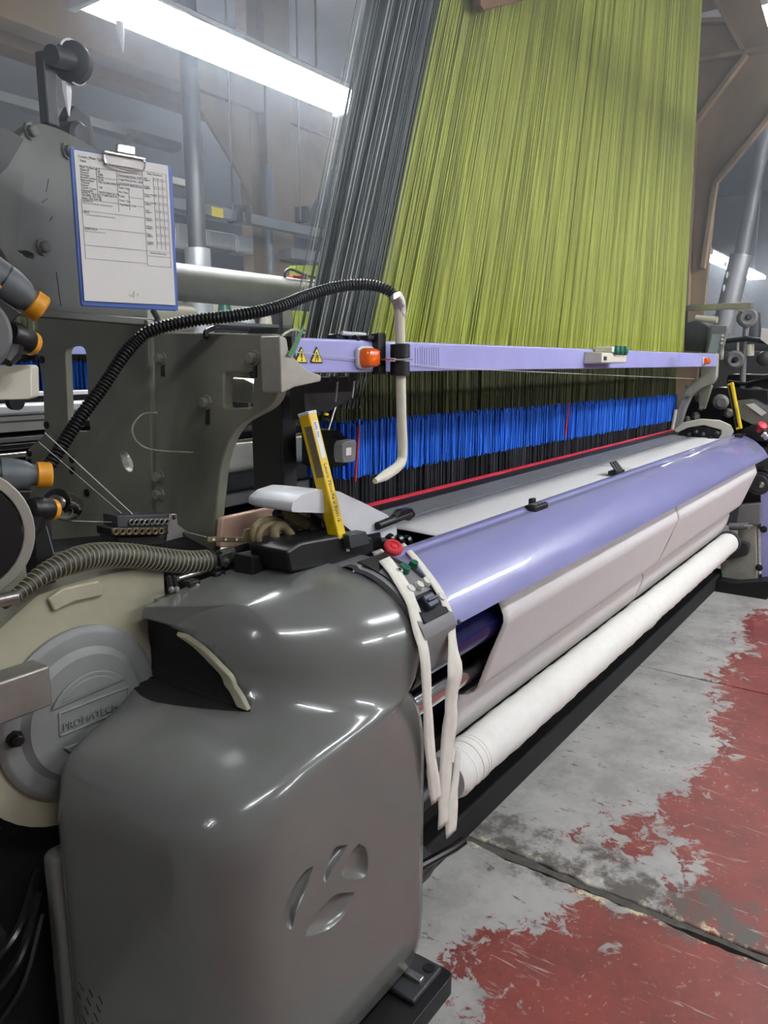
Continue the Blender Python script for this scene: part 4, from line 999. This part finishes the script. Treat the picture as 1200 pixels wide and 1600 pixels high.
# black temple rods at the cloth edge
tr = MB().cyl(at(590, 822, Y=1.16), at(640, 802, Y=1.16), .011, n=16).build('temple_rod', 'black', LOOM)
MB().prism(rounded([at(618, 810, Y=1.15), at(628, 797, Y=1.15), at(644, 794, Y=1.15), at(650, 805, Y=1.15), at(640, 814, Y=1.15)], .006), (0, .02, 0)).build('temple_head', 'black_gloss', tr, bevel=.004)
tr = MB().cyl(at(592, 845, Y=1.12), at(640, 848, Y=1.12), .009, n=14).build('temple_rod', 'black', LOOM)
for k in range(3): MB().lathe(at(606+13*k, 845+k, Y=1.115), (1, 0, .2), [(0, .008), (.004, .014), (.016, .015), (.02, .009)], 14).build('temple_ring', 'black_gloss', tr)

# heddle-lift motor and black brackets at the near end of the harness
MB().box((1.60, 1.50, .98), (1.66, 1.62, 1.47)).build('bracket_column', 'black', LOOM, bevel=.003)
MB().prism(rounded([at(472, 590, Y=1.38), at(560, 588, Y=1.38), at(548, 625, Y=1.38), at(520, 640, Y=1.38), at(478, 660, Y=1.38)], .01), (0, .05, 0)).build('hanger_plate', 'black', LOOM, bevel=.003)
for (x0, y0, x1, y1) in ((528, 595, 524, 628), (554, 595, 550, 622), (524, 636, 513, 672)):
    MB().tube([at(x0, y0, Y=1.33), at(x1, y1, Y=1.33)], .003, 8).build('spring_rod', 'steel', LOOM)
MB().cyl(at(522, 588, Y=1.30), at(522, 597, Y=1.30), .012, n=12).build('rod_nut', 'dark_grey', LOOM); MB().cyl(at(552, 583, Y=1.28), at(552, 595, Y=1.28), .012, n=12).build('rod_nut', 'dark_grey', LOOM)
mp0 = at(520, 706, Y=1.34); mp1 = at(546, 707, Y=1.28)
mo = MB().prism(rounded([at(502, 672, Y=1.40), at(530, 672, Y=1.36), at(543, 688, Y=1.30), at(540, 728, Y=1.30), at(502, 732, Y=1.40)], .005), (.03, .10, 0)).build('stepper_motor', 'black', LOOM, bevel=.004)
MB().prism(rounded([at(538, 690, Y=1.27), at(555, 687, Y=1.27), at(557, 692, Y=1.27), at(556, 716, Y=1.27), at(552, 722, Y=1.27), at(537, 723, Y=1.27), at(535, 715, Y=1.27), at(535, 696, Y=1.27)], .003), (0, .03, 0)).build('motor_face', 'mid_grey', mo, bevel=.002)
MB().prism([at(541, 700, Y=1.268), at(549, 699, Y=1.268), at(549, 711, Y=1.268), at(541, 712, Y=1.268)], (0, .002, 0)).build('motor_label', 'paper', mo)
MB().box((1.62, 1.36, .85), (1.70, 1.62, 1.02)).build('bracket_foot', 'black', LOOM, bevel=.003)
for px, py in ((503, 645), (506, 655)): MB().cyl(at(px, py, Y=1.32), at(px+8, py+3, Y=1.32), .006, n=10).build('connector', 'black_gloss', LOOM)
MB().cyl(at(508, 647, Y=1.31), at(512, 648, Y=1.31), .0035, n=10).build('indicator', 'yellow_sign', LOOM)

# ------------------------------------------------------------------ selvedge strips hanging over the control panel
def ribbon(name, pts, wid, label, m='strip_white'):
    c = spline([p for p, _ in pts], 6); ws = []
    n = len(pts)
    for i in range(len(c)):
        f = i/(len(c)-1)*(n-1); k = min(int(f), n-2); ws.append(pts[k][1]*(1-(f-k))+pts[k+1][1]*(f-k))
    vs = []; fs = []
    for i, p in enumerate(c):
        tw = .25*math.sin(i*.35); d = Vector((math.cos(tw), -abs(math.sin(tw))*.6, 0))*ws[i]*.68
        vs += [p-d, p-d*.3+Vector((0, -.001, 0)), p+d*.3, p+d]
    for i in range(len(c)-1):
        for k in range(3): fs.append((i*4+k, i*4+k+1, i*4+4+k+1, i*4+4+k))
    o = MB().add(vs, fs).build(name, m, None, sharp=25); sd = o.modifiers.new('thick', 'SOLIDIFY'); sd.thickness = .0007; sd.offset = 0
    return tag(o, label, 'fabric strip', 'white fabric strips over the buttons')
def pnl(x, y, off=.008):
    p, n = on_panel(x, y); return p+n*off
ribbon('fabric_strip', [(pnl(588, 866, .012), .030), (pnl(604, 884), .032), (pnl(622, 910), .03), (pnl(640, 945), .028), (at(655, 985, Y=.868), .03), (at(664, 1030, Y=.842), .024), (at(668, 1100, Y=.836), .024), (at(671, 1160, Y=.836), .026), (at(677, 1215, Y=.838), .03), (at(682, 1252, Y=.84), .03)], .03,
       'frayed white fabric strip hanging along the edge of the grey end cover')
ribbon('fabric_strip', [(pnl(632, 855, .012), .018), (pnl(650, 880), .016), (pnl(672, 910), .018), (pnl(690, 940), .02), (at(704, 975, Y=.862), .022), (at(708, 1020, Y=.84), .028), (at(711, 1052, Y=.83), .048), (at(706, 1085, Y=.835), .036), (at(703, 1130, Y=.838), .042), (at(697, 1190, Y=.838), .04), (at(694, 1240, Y=.838), .034), (at(692, 1292, Y=.838), .028)], .03,
       'white fabric strip dangling loose in front of the take-up rollers')
ribbon('fabric_strip', [(at(716, 1170, Y=.862), .018), (at(712, 1215, Y=.858), .022), (at(706, 1262, Y=.85), .036), (at(705, 1304, Y=.845), .034)], .03,
       'short white strip end hanging lowest beside the cloth roll')

# ------------------------------------------------------------------ far end of the loom
def px5(pts, X): return [at(x, y, X=X) for x, y in pts]
def slab5(name, pts, X, th, m, parent=LOOM, r=.01, bev=.004): return MB().prism(rounded(px5(pts, X), r), (th, 0, 0)).build(name, m, parent, bevel=bev)
slab5('far_side_frame', [(1090, 552), (1121, 551), (1119, 590), (1113, 600), (1095, 606), (1080, 618), (1070, 640), (1062, 668), (1050, 672), (1058, 645), (1064, 625), (1072, 606), (1086, 594), (1096, 588)], 5.42, .06, 'cast_edge', r=.02)
slab5('frame_plate', [(1092, 600), (1112, 602), (1100, 640), (1092, 638)], 5.5, .05, 'frame_green')
slab5('dark_gear_case', [(1068, 625), (1120, 605), (1200, 610), (1200, 700), (1130, 690), (1058, 690)], 5.75, .25, 'black')
fm = MB()
for px, py, r_ in ((1095, 622, .035), (1088, 650, .025), (1126, 628, .05), (1075, 655, .02), (1138, 645, .03)):
    c = at(px, py, X=5.62); MB().lathe(c, (-1, -.3, 0), [(-.05, r_), (.04, r_), (.05, r_*.7), (.07, r_*.6), (.07, r_*.3)], 18).build('gear_shaft', 'mid_grey' if r_ > .03 else 'steel_dull', LOOM)
for px, py in ((1071, 602), (1072, 618), (1093, 637)): MB().cyl(at(px, py, X=5.4), at(px+5, py+2, X=5.4), .012, n=10).build('fitting', 'steel', LOOM)
MB().tube([at(1056, 640, X=5.42), at(1050, 672, X=5.42)], .012, 8).build('guide_rod', 'cream', LOOM)
# far guide cover
q = px5([(1053, 672), (1066, 662), (1095, 656), (1125, 658), (1143, 666), (1147, 674), (1142, 682), (1120, 690), (1128, 672), (1100, 664), (1075, 668), (1058, 676)], 5.2)
MB().prism(rounded(q, .01), (.12, .03, 0)).build('far_guide_cover', 'cream', LOOM, bevel=.005)
fb = slab5('temple_block', [(1060, 676), (1080, 667), (1105, 668), (1128, 676), (1118, 692), (1100, 690), (1085, 684), (1068, 690), (1056, 686)], 5.18, .05, 'black')
for k in range(6): MB().lathe(at(1066+11*k, 680+random.uniform(-6, 5), X=5.17), (-1, 0, 0), [(0, .014), (.02, .014), (.03, .006)], 10).build('temple_screw', 'dark_grey', fb)
# far sensor bar
b0 = at(1155, 672, X=5.45); b1 = at(1140, 598, X=5.45)
fbar = thing('sensor_bar', 'distant yellow and black sensor bar at the far end of the loom', 'sensor', b0)
MB().prism([at(1150, 672, X=5.45), at(1158, 670, X=5.45), at(1144, 597, X=5.45), at(1136, 600, X=5.45)], (.05, 0, 0)).build('bar_body', 'yellow', fbar, bevel=.003)
MB().prism([at(1150, 668, X=5.447), at(1154, 667, X=5.447), at(1141, 602, X=5.447), at(1138, 602, X=5.447)], (.003, 0, 0)).build('lens_window', 'black', fbar)
# far control cover with red button
slab5('far_end_cover', [(1150, 626), (1172, 624), (1200, 640), (1215, 655), (1215, 690), (1185, 668), (1158, 655)], 5.6, .3, 'shell_grey', r=.02)
MB().prism(px5([(1165, 632), (1178, 630), (1198, 645), (1190, 650)], 5.59), (.005, 0, 0)).build('cover_label', 'paper', LOOM)
slab5('far_panel', [(1150, 676), (1180, 662), (1200, 676), (1200, 690), (1160, 690)], 5.5, .05, 'black')
MB().lathe(at(1187, 670, X=5.42), (-.5, -.5, .7), [(-.02, .018), (.02, .018), (.025, .03), (.04, .03), (.045, .02)], 20).build('far_emergency_button', 'red', LOOM)
for px, py in ((1193, 680), (1197, 684)): MB().lathe(at(px, py, X=5.42), (-.5, -.5, .7), [(-.01, .012), (.02, .012), (.024, .008)], 12).build('far_button', 'button_white', LOOM)
# operator terminal
tm = thing('operator_terminal', 'dark operator terminal with a grey screen above the far end of the beam', 'terminal', at(1100, 553, X=5.7))
MB().prism(rounded(px5([(1069, 548), (1070, 505), (1090, 500), (1108, 510), (1103, 550)], 5.65), .01), (.2, .0, 0)).build('back_case', 'dark_grey', tm, bevel=.006)
MB().prism(rounded(px5([(1103, 553), (1110, 512), (1112, 507), (1136, 509), (1137, 514), (1125, 555)], 5.6), .008), (.05, .0, 0)).build('front_case', 'mid_grey', tm, bevel=.006)
sc_ = MB().prism(px5([(1106, 551), (1113, 522), (1128, 522), (1120, 551)], 5.597), (.004, 0, 0)).build('screen', 'screen', tm)
for k in range(3): MB().cyl(at(1129.5-.8*k, 524+6*k, X=5.6), at(1129.5-.8*k, 524+6*k, X=5.585), .009, n=10).build('key', 'button_white', tm)
# shelf bar with paper roll over the terminal
sh = thing('shelf_bar', 'pale metal shelf bar with a paper roll above the operator terminal', 'shelf', at(1120, 485, X=5.7))
MB().prism(px5([(1068, 477), (1175, 472), (1175, 481), (1072, 486)], 5.7), (.04, 0, 0)).build('bar', 'steel', sh, bevel=.003)
MB().prism(px5([(1128, 482), (1165, 481), (1160, 487), (1148, 484)], 5.72), (.03, 0, 0)).build('gusset', 'cream', sh)
MB().cyl(at(1087, 497, X=5.72), at(1121, 500, X=5.72), .022, n=20).build('paper_roll', 'cream', sh)
MB().prism(px5([(1070, 486), (1073, 486), (1073, 505), (1070, 505)], 5.7), (.03, 0, 0)).build('bar_post', 'dark_grey', sh)
# yarn stand: pole with spools
ys = thing('yarn_stand', 'dark yarn stand with pale spools on a pole at the right edge', 'yarn stand', at(1155, 700, X=5.9))
MB().tube([at(1155, 700, X=5.9), at(1160, 600, X=5.9), at(1167, 485, X=5.9)], .02, 10).build('pole', 'mid_grey', ys)
for px, py, r_ in ((1168, 496, .06), (1148, 562, .058)):
    c = at(px, py, X=5.86); k = MB().lathe(c, (-1, -.35, 0), [(-.06, r_*1.05), (.0, r_*1.1), (.005, r_), (.02, r_), (.03, r_*.8), (.02, r_*.4), (.02, .01)], 28).build('spool', 'mid_grey', ys)
    MB().lathe(c+Vector((-.02, -.008, 0)), (-1, -.35, 0), [(0, r_*.35), (.02, r_*.32), (.03, r_*.2)], 14).build('spool_hub', 'black', k)
MB().tube([at(1135, 533, X=5.88), at(1165, 529, X=5.88), at(1215, 536, X=5.88)], .018, 8).build('cross_arm', 'black', ys)
MB().tube([at(1138, 597, X=5.88), at(1165, 600, X=5.88), at(1205, 590, X=5.88)], .014, 8).build('cross_arm', 'black', ys)
for px, py, wv in ((1128, 552, 6), (1172, 546, 12), (1153, 541, 4)):
    MB().cyl(at(px, py-8, X=5.9), at(px, py+10, X=5.9), wv/1200*5.2*.5, n=14).build('bobbin', 'cream', ys)
MB().box((5.95, .75, 1.05), (6.3, 1.25, 1.42)).build('base_case', 'black', ys, bevel=.02)
for px, py, r_ in ((1180, 620, .07), (1196, 560, .05)):
    MB().lathe(at(px, py, X=5.92), (-1, -.35, 0), [(-.05, r_), (.02, r_), (.03, r_*.7), (.03, r_*.2)], 24).build('winder_drum', 'dark_grey', ys)
MB().prism(px5([(1190, 512), (1215, 515), (1215, 550), (1188, 530)], 5.85), (.01, 0, 0)).build('note_sheet', 'paper', ys)
# lower far frame and foot
slab5('far_leg', [(1128, 905), (1125, 880), (1150, 862), (1155, 800), (1180, 790), (1183, 910)], 5.42, .08, 'cast_edge', r=.02)
slab5('far_leg_arm', [(1110, 838), (1150, 845), (1170, 850), (1168, 868), (1130, 876), (1110, 860)], 5.36, .06, 'dark_grey', r=.02)
slab5('far_box', [(1155, 790), (1188, 787), (1187, 820), (1150, 818)], 5.38, .1, 'mid_grey')
MB().cyl(at(1140, 823, X=5.34), at(1170, 822, X=5.34), .025, n=16).build('far_shaft', 'mid_grey', LOOM); MB().cyl(at(1163, 822, X=5.30), at(1176, 821, X=5.30), .008, n=10).build('far_lever', 'steel', LOOM)
slab5('far_drive_case', [(1150, 740), (1190, 732), (1200, 735), (1200, 800), (1165, 800), (1150, 770)], 5.5, .2, 'black')
MB().lathe(at(1186, 755, X=5.46), (-1, 0, 0), [(0, .075), (.02, .075), (.02, .06), (.03, .055), (.03, .02)], 24).build('far_gear', 'dark_grey', LOOM)
MB().lathe(at(1190, 757, X=5.43), (-1, 0, 0), [(0, .02), (.02, .02), (.025, .01)], 14).build('gear_bolt', 'steel', LOOM)
slab5('far_upright', [(1188, 770), (1215, 765), (1215, 915), (1190, 912)], 5.45, .1, 'lilac_beam')
for px, py in ((1193, 827), (1186, 887)): bolt(MB(), at(px, py, X=5.41), (-1, 0, 0), .016, .015).build('bolt', 'black', LOOM)
slab5('far_foot', [(1112, 906), (1150, 912), (1205, 908), (1205, 930), (1196, 938), (1112, 926)], 5.30, .25, 'black', r=.01)

# ------------------------------------------------------------------ rear parts of the loom seen below the front side frame
def xbar(name, y0, y1, pxy0, pxy1, xr, m, parent=LOOM, px=400, bev=.004):
    z1 = at(px, pxy0, Y=y0).z; z0 = at(px, pxy1, Y=y0).z
    return MB().box((xr[0], y0, z0), (xr[1], y1, z1)).build(name, m, parent, bevel=bev)
xbar('rear_rod', 2.05, 2.09, 640, 648, (1.36, 5.3), 'black'); xbar('rear_rod', 2.05, 2.09, 655, 664, (1.36, 5.3), 'dark_grey'); xbar('rear_rod', 2.05, 2.09, 672, 684, (1.36, 5.3), 'black')
xbar('back_rest', 2.0, 2.1, 690, 733, (1.36, 5.3), 'cream'); xbar('rear_guard', 1.98, 2.08, 734, 764, (1.36, 5.3), 'black'); xbar('rear_strip', 1.96, 2.0, 765, 783, (1.36, 5.3), 'mid_grey')
MB().box((1.36, 1.46, .97), (5.3, 1.97, .98)).build('warp_sheet', 'cloth_white', LOOM)
MB().box((1.36, 2.2, .0), (5.3, 2.25, .95)).build('rear_shield', 'black_matt', LOOM)
MB().prism(rounded([at(348, 810, Y=1.42), at(440, 790, Y=1.42), at(442, 850, Y=1.42), at(345, 856, Y=1.42)], .006), (.0, .02, 0)).build('salmon_panel', 'salmon', LOOM, bevel=.003)
# round warp tube behind the clipboard, and a pale end disc
tz = at(280, 441, Y=2.3).z
MB().cyl((1.60, 2.3, tz), (2.95, 2.3, tz), .067, n=36).build('rear_tube', 'tube_grey', LOOM)
MB().cyl((1.52, 2.25, at(250, 495, Y=2.25).z), (1.92, 2.25, at(285, 497, Y=2.25).z), .055, n=28).build('pale_roller', 'cream', LOOM)
MB().cyl(at(440, 600, Y=1.75), at(476, 600, Y=1.75), .04, n=12).build('grey_block', 'mid_grey', LOOM)
slab_g = MB().prism([at(436, 600, Y=1.7), at(480, 600, Y=1.7), at(476, 650, Y=1.7), at(436, 650, Y=1.7)], (0, .05, 0)).build('grey_panel', 'mid_grey', LOOM)
for px, py in ((436, 651), (452, 655), (462, 648)): MB().cyl(at(px, py, Y=1.72), at(px+12, py, Y=1.72), .01, n=8).build('rear_fitting', 'black', LOOM)

# ------------------------------------------------------------------ the loom row behind
BL = thing('background_loom', 'loom in the row behind, seen through the slots of the side frame', 'loom', (0, 3.0, 0))
def bbar(name, p0, p1, m, y0=2.9, y1=3.0, xr=(-2.6, 2.35), bev=.004): return xbar(name, y0, y1, p0, p1, xr, m, BL, 60, bev)
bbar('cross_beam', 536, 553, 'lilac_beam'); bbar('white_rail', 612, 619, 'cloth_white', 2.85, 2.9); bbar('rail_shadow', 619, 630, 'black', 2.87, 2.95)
bbar('front_cover', 630, 647, 'white_plastic', 2.78, 2.95, bev=.01); bbar('cloth_band', 648, 672, 'cloth_white', 2.80, 2.9); bbar('seam', 655, 658, 'mid_grey', 2.795, 2.9); bbar('rod', 680, 688, 'mid_grey', 2.8, 2.86); bbar('rod', 690, 699, 'black', 2.8, 2.86); bbar('rod', 704, 712, 'steel', 2.78, 2.84); bbar('lower_case', 714, 900, 'black_matt', 2.85, 2.95)
z1 = at(60, 566, Y=3.0).z; z0 = at(60, 613, Y=3.0).z
strands('heddle_band', 'heddle_blue', 1800, lambda: (lambda x, y: [(x, y, z1+random.uniform(-.01, .01)), (x, y, z0)])(random.uniform(-.2, 2.3), random.uniform(2.95, 3.1)), .004, parent=BL)
strands('heddle_cords', 'cord_olive_shaded', 900, lambda: (lambda x, y: [(x, y, z1+.2), (x, y, z1)])(random.uniform(-.2, 2.3), random.uniform(2.98, 3.1)), .003, parent=BL)
MB().box((-.3, 3.15, .9), (2.35, 3.2, 1.62)).build('dark_backing', 'black_matt', BL)
MB().lathe(at(20, 628, d=1.9), (0, -1, 0), [(0, .02), (.02, .02), (.02, .008)], 14).build('black_knob', 'black', BL)
strands('lime_cords', 'lime_sheet', 900, lambda: (lambda u, y: [tuple(at(459+44*u, 515, Y=y)), tuple(at(452+60*u, 415, Y=y))])(random.random(), random.uniform(3.6, 3.75)), .004, parent=BL)
strands('lime_cords', 'lime_sheet', 900, lambda: (lambda u, y: [tuple(at(-30+110*u, 490, Y=y)), tuple(at(-60+100*u, 350, Y=y))])(random.random(), random.uniform(3.3, 3.45)), .004, parent=BL)

# tan gantries, rails and boxes
GL = thing('steel_gantry', 'tan steel gantry post with gusset plates behind the rear tube', 'gantry', (4.5, 4.5, 0))
x0 = at(397, 420, Y=4.5).x; x1 = at(452, 420, Y=4.5).x; xm = at(414, 420, Y=4.5).x
MB().box((x0, 4.5, 0), (xm-.02, 4.62, 4.6)).build('column', 'tan_paint', GL, bevel=.006); MB().box((xm, 4.44, 0), (x1, 4.66, 4.6)).build('column', 'tan_paint', GL, bevel=.006)
MB().cyl((xm-.01, 4.42, 0), (xm-.01, 4.42, 3.0), .035, n=14).build('conduit', 'pipe_grey', GL)
zb = at(440, 190, Y=4.5).z
MB().box((-3, 4.46, zb), (9, 4.64, zb+.5)).build('beam', 'tan_paint', GL, bevel=.006)
for s in (-1, 1):
    xx = x0 if s < 0 else x1
    MB().prism([Vector((xx, 4.5, zb)), Vector((xx, 4.5, zb-.75)), Vector((xx+s*.18, 4.5, zb-.75)), Vector((xx+s*.75, 4.5, zb))] if s > 0 else [Vector((xx, 4.5, zb)), Vector((xx, 4.5, zb-.6)), Vector((xx-.6, 4.5, zb))], (0, .03, 0)).build('gusset', 'tan_paint', GL, bevel=.004)
GR = thing('steel_gantry', 'tan steel gantry frame with diagonal flanges at the far right of the cords', 'gantry', (6.2, 1.6, 0))
g1 = px5([(1040, 520), (1088, 520), (1120, 287), (1235, 150), (1220, 110), (1186, -5), (1180, -25), (1108, -25), (1137, 34), (1088, 34), (1088, 190), (1060, 480)], 6.05)
g1[0].z = 0; g1[1].z = 0
MB().prism(g1, (.03, 0, 0)).build('side_plate', 'tan_paint', GR, bevel=.004)
def flange(a, b, X=6.05, w_=.06, th=.015):
    p, q = at(*a, X=X), at(*b, X=X); d = (q-p).normalized(); n_ = d.cross(Vector((1, 0, 0)))*th
    MB().prism([p-n_, q-n_, q+n_, p+n_], (-w_, 0, 0)).build('flange', 'tan_paint', GR, bevel=.002)
flange((1094, 97), (1230, 73)); flange((1089, 193), (1168, 88)); flange((1120, 287), (1235, 148)); flange((1089, 36), (1138, 35)); flange((1108, -20), (1165, 85)); flange((1088, 190), (1075, 480)); flange((1120, 287), (1100, 420))
MB().box((6.05, .2, 3.95), (6.25, 2.2, 4.2)).build('top_beam', 'tan_paint', GR, bevel=.006)
# wooden comber board edge above the cords
cbz = at(755, 12, Y=1.42)
wb = MB().prism([Vector((at(751, -20, Y=1.42).x, 1.42, 5.1)), Vector((at(828, -20, Y=1.42).x, 1.42, 5.1)), at(828, -2, Y=1.42), at(757, 16, Y=1.42), at(751, 8, Y=1.42)], (0, .03, 0)).build('wooden_board', 'wood', None, bevel=.003)
tag(wb, 'lower end of a hanging wooden board at the top edge before the green cords', 'board')
# rails and pipes behind
def xrail(name, px, py, Y, h, dpt, xr, m, label, cat):
    z = at(px, py, Y=Y).z; o = MB().box((xr[0], Y, z-h/2), (xr[1], Y+dpt, z+h/2)).build(name, m, None, bevel=.004); return tag(o, label, cat)
xrail('ceiling_girder', 30, 55, 5.2, .18, .2, (-3, 14), 'tan_paint', 'tan ceiling girder running behind the post with the guide roller', 'girder')
xrail('cable_tray', 75, 170, 4.9, .06, .12, (-3, 4.2), 'duct', 'grey cable tray crossing behind the guide post', 'tray')
tr_ = xrail('busbar_rail', 400, 343, 4.1, .07, .07, (2.6, 5.6), 'pipe_grey', 'grey busbar rail crossing in front of the tan gantry post', 'rail')
for px in (370, 475): MB().cyl((at(px, 343, Y=4.1).x, 4.135, at(px, 343, Y=4.1).z), (at(px, 343, Y=4.1).x, 4.135, 5.1), .008, n=6).build('hanger', 'steel', tr_)
for px in (370, 383, 475): MB().box((at(px, 340, Y=4.1).x, 4.08, at(px, 335, Y=4.1).z-.05), (at(px, 340, Y=4.1).x+.04, 4.19, at(px, 335, Y=4.1).z+.06)).build('rail_clip', 'dark_grey', tr_)
MB().box((at(330, 330, Y=4.1).x, 4.095, at(335, 331, Y=4.1).z-.03), (at(348, 333, Y=4.1).x, 4.10, at(335, 331, Y=4.1).z+.03)).build('yellow_label', 'yellow_sign', tr_)
for nm, pts, lab in (('junction_box', [(274, 347), (303, 352), (303, 392), (274, 388)], 'grey junction box behind the clipboard edge'), ('junction_box', [(322, 358), (368, 366), (368, 392), (322, 384)], 'wide grey junction box left of the tan gantry post'), ('junction_box', [(369, 367), (396, 371), (396, 398), (369, 394)], 'narrow grey junction box next to the tan gantry post'), ('junction_box', [(456, 386), (508, 394), (508, 412), (456, 404)], 'grey junction box right of the tan gantry post')):
    q = [at(x, y, Y=4.3) for x, y in pts]; o = MB().prism(q, (0, .15, 0)).build(nm, 'duct', None, bevel=.006); tag(o, lab, 'box', 'junction boxes on the rail')
    c = sum(q, Vector())/4; MB().prism([c+(p-c)*.8+Vector((0, -.001, 0)) for p in q], (0, -.006, 0)).build('lid', 'duct', o, bevel=.002)
xrail('pipe_run', 350, 300, 4.7, .05, .05, (2.6, 4.2), 'steel', 'thin pale pipe above the junction boxes', 'pipe')
dp = thing('support_pillar', 'dark round pillar with a pale sleeve right of the clipboard', 'pillar', (3.0, 3.6, 0))
pxx = at(309, 400, Y=3.6); MB().cyl((pxx.x, 3.6, pxx.z), (pxx.x, 3.6, 5.1), .052, n=20).build('shaft', 'dark_grey', dp); MB().cyl((pxx.x, 3.6, 0), (pxx.x, 3.6, pxx.z+.04), .075, n=24).build('sleeve', 'duct', dp)
gp_ = thing('grey_pipe', 'leaning grey ventilation pipe crossing the distant lamp at the right', 'pipe', (7.2, 1.2, 0))
a, b, c = at(1212, 120, X=7.0), at(1158, 398, X=7.0), at(1128, 520, X=7.0)
MB().cyl(a, b, .055, n=20).build('upper_pipe', 'pipe_grey', gp_); MB().cyl(b, c, .085, n=24).build('lower_sleeve', 'duct', gp_)
for px, py in ((1136, 425), (1131, 445), (1134, 408)):
    p = at(px, py, X=6.92); MB().lathe(p, (0, 0, -1), [(0, .008), (.02, .012), (.05, .004)], 8).build('lint_tuft', 'lint', gp_)
fmch = thing('far_machine', 'dark machine standing beyond the far end of the loom', 'machine', (8.2, 1.0, 0))
MB().box((7.6, .2, 0), (8.6, 2.2, 1.72)).build('body', 'dark_grey', fmch, bevel=.03)
MB().box((7.56, .35, .9), (7.6, 1.1, 1.5)).build('door', 'mid_grey', fmch, bevel=.01)
MB().box((7.56, 1.2, 1.0), (7.6, 2.05, 1.6)).build('door', 'dark_grey', fmch, bevel=.01)
for k in range(5): MB().cyl((7.9, .4+.35*k, 1.72), (7.9, .4+.35*k, 1.95), .06, .03, n=14).build('yarn_package', ('cream', 'mid_grey', 'cream', 'dark_grey', 'cream')[k], fmch)
# dark partition far right and shelving with cones under the tube
pw_ = MB().box((14.2, -1.5, 0), (14.3, 7.5, 4.2)).build('partition_panel', 'wall_grey', None, bevel=.01); tag(pw_, 'dark grey partition behind the far end of the loom', 'partition')
cr = thing('yarn_creel', 'yarn creel with cones seen in the gap under the rear tube', 'creel', (3.0, 3.9, 0))
for z in (1.52, 1.76): MB().box((2.7, 3.8, z-.02), (4.6, 4.1, z)).build('shelf', 'duct', cr)
for x in (2.75, 3.4, 4.05): MB().box((x, 3.8, 0), (x+.04, 4.1, 2.05)).build('upright', 'dark_grey', cr)
ORD = ('first', 'second', 'third', 'fourth', 'fifth', 'sixth', 'seventh')
for k in range(7):
    x = 2.86+k*.2; mm, cn = (('cream', 'cream'), ('lime_sheet', 'lime'), ('white_plastic', 'white'), ('tape', 'brown'), ('green_button', 'dark green'), ('white_plastic', 'white'), ('cream', 'cream'))[k]
    for z in (1.52, 1.76):
        o = MB().lathe((x, 3.92, z), (0, 0, 1), [(0, .055), (.005, .058), (.14, .036), (.15, .012), (.17, .012)], 16).build('yarn_cone', mm)
        tag(o, '%s yarn cone on the %s creel shelf, %s from the left' % (cn, 'lower' if z < 1.6 else 'upper', ORD[k]), 'yarn cone', 'yarn cones on the creel')
MB().box((2.72, 4.1, 1.4), (4.6, 4.12, 2.1)).build('back_panel', 'cream', cr)
# red tool with cable on the rear tube
rt = thing('cable_reel', 'red fitting with a black cable lying on the rear tube', 'fitting', at(470, 437, Y=2.3))
MB().prism(rounded([at(458, 430, Y=2.28), at(478, 430, Y=2.28), at(480, 438, Y=2.28), at(458, 436, Y=2.28)], .004), (0, .03, 0)).build('red_body', 'red', rt, bevel=.002)
MB().tube(spline([at(445, 434, Y=2.27), at(446, 424, Y=2.27), at(456, 421, Y=2.27), at(480, 431, Y=2.27), at(515, 438, Y=2.27)], 6), .006, 8).build('cable', 'black', rt)

for px, py, ln in ((188, 36, .09), (186, 34, .06)):
    p = at(px, py, Y=2.41); MB().lathe(p, (.05, 0, -1), [(0, .012), (ln*.4, .010), (ln*.8, .005), (ln, .001)], 8).build('lint_tuft', 'lint', L1)
# ------------------------------------------------------------------ haze volume added to stand in for lens glare around the lamps
def add_glare_haze():
    m = bpy.data.materials.new('glare_haze'); m.use_nodes = True; nt = m.node_tree; nt.nodes.remove(nt.nodes['Principled BSDF'])
    v = nt.nodes.new('ShaderNodeVolumeScatter'); v.inputs['Density'].default_value = .034; v.inputs['Anisotropy'].default_value = .55; v.inputs['Color'].default_value = (.80, .88, 1, 1)
    nt.links.new(v.outputs[0], nt.nodes['Material Output'].inputs['Volume']); M['glare_haze'] = m
    o = MB().box((-.8, -1.2, 1.62), (13.8, 8.5, 5.05)).build('glare_haze', 'glare_haze'); tag(o, 'thin bluish haze added under the lamps to imitate lens glare', 'haze', kind='stuff')
add_glare_haze()
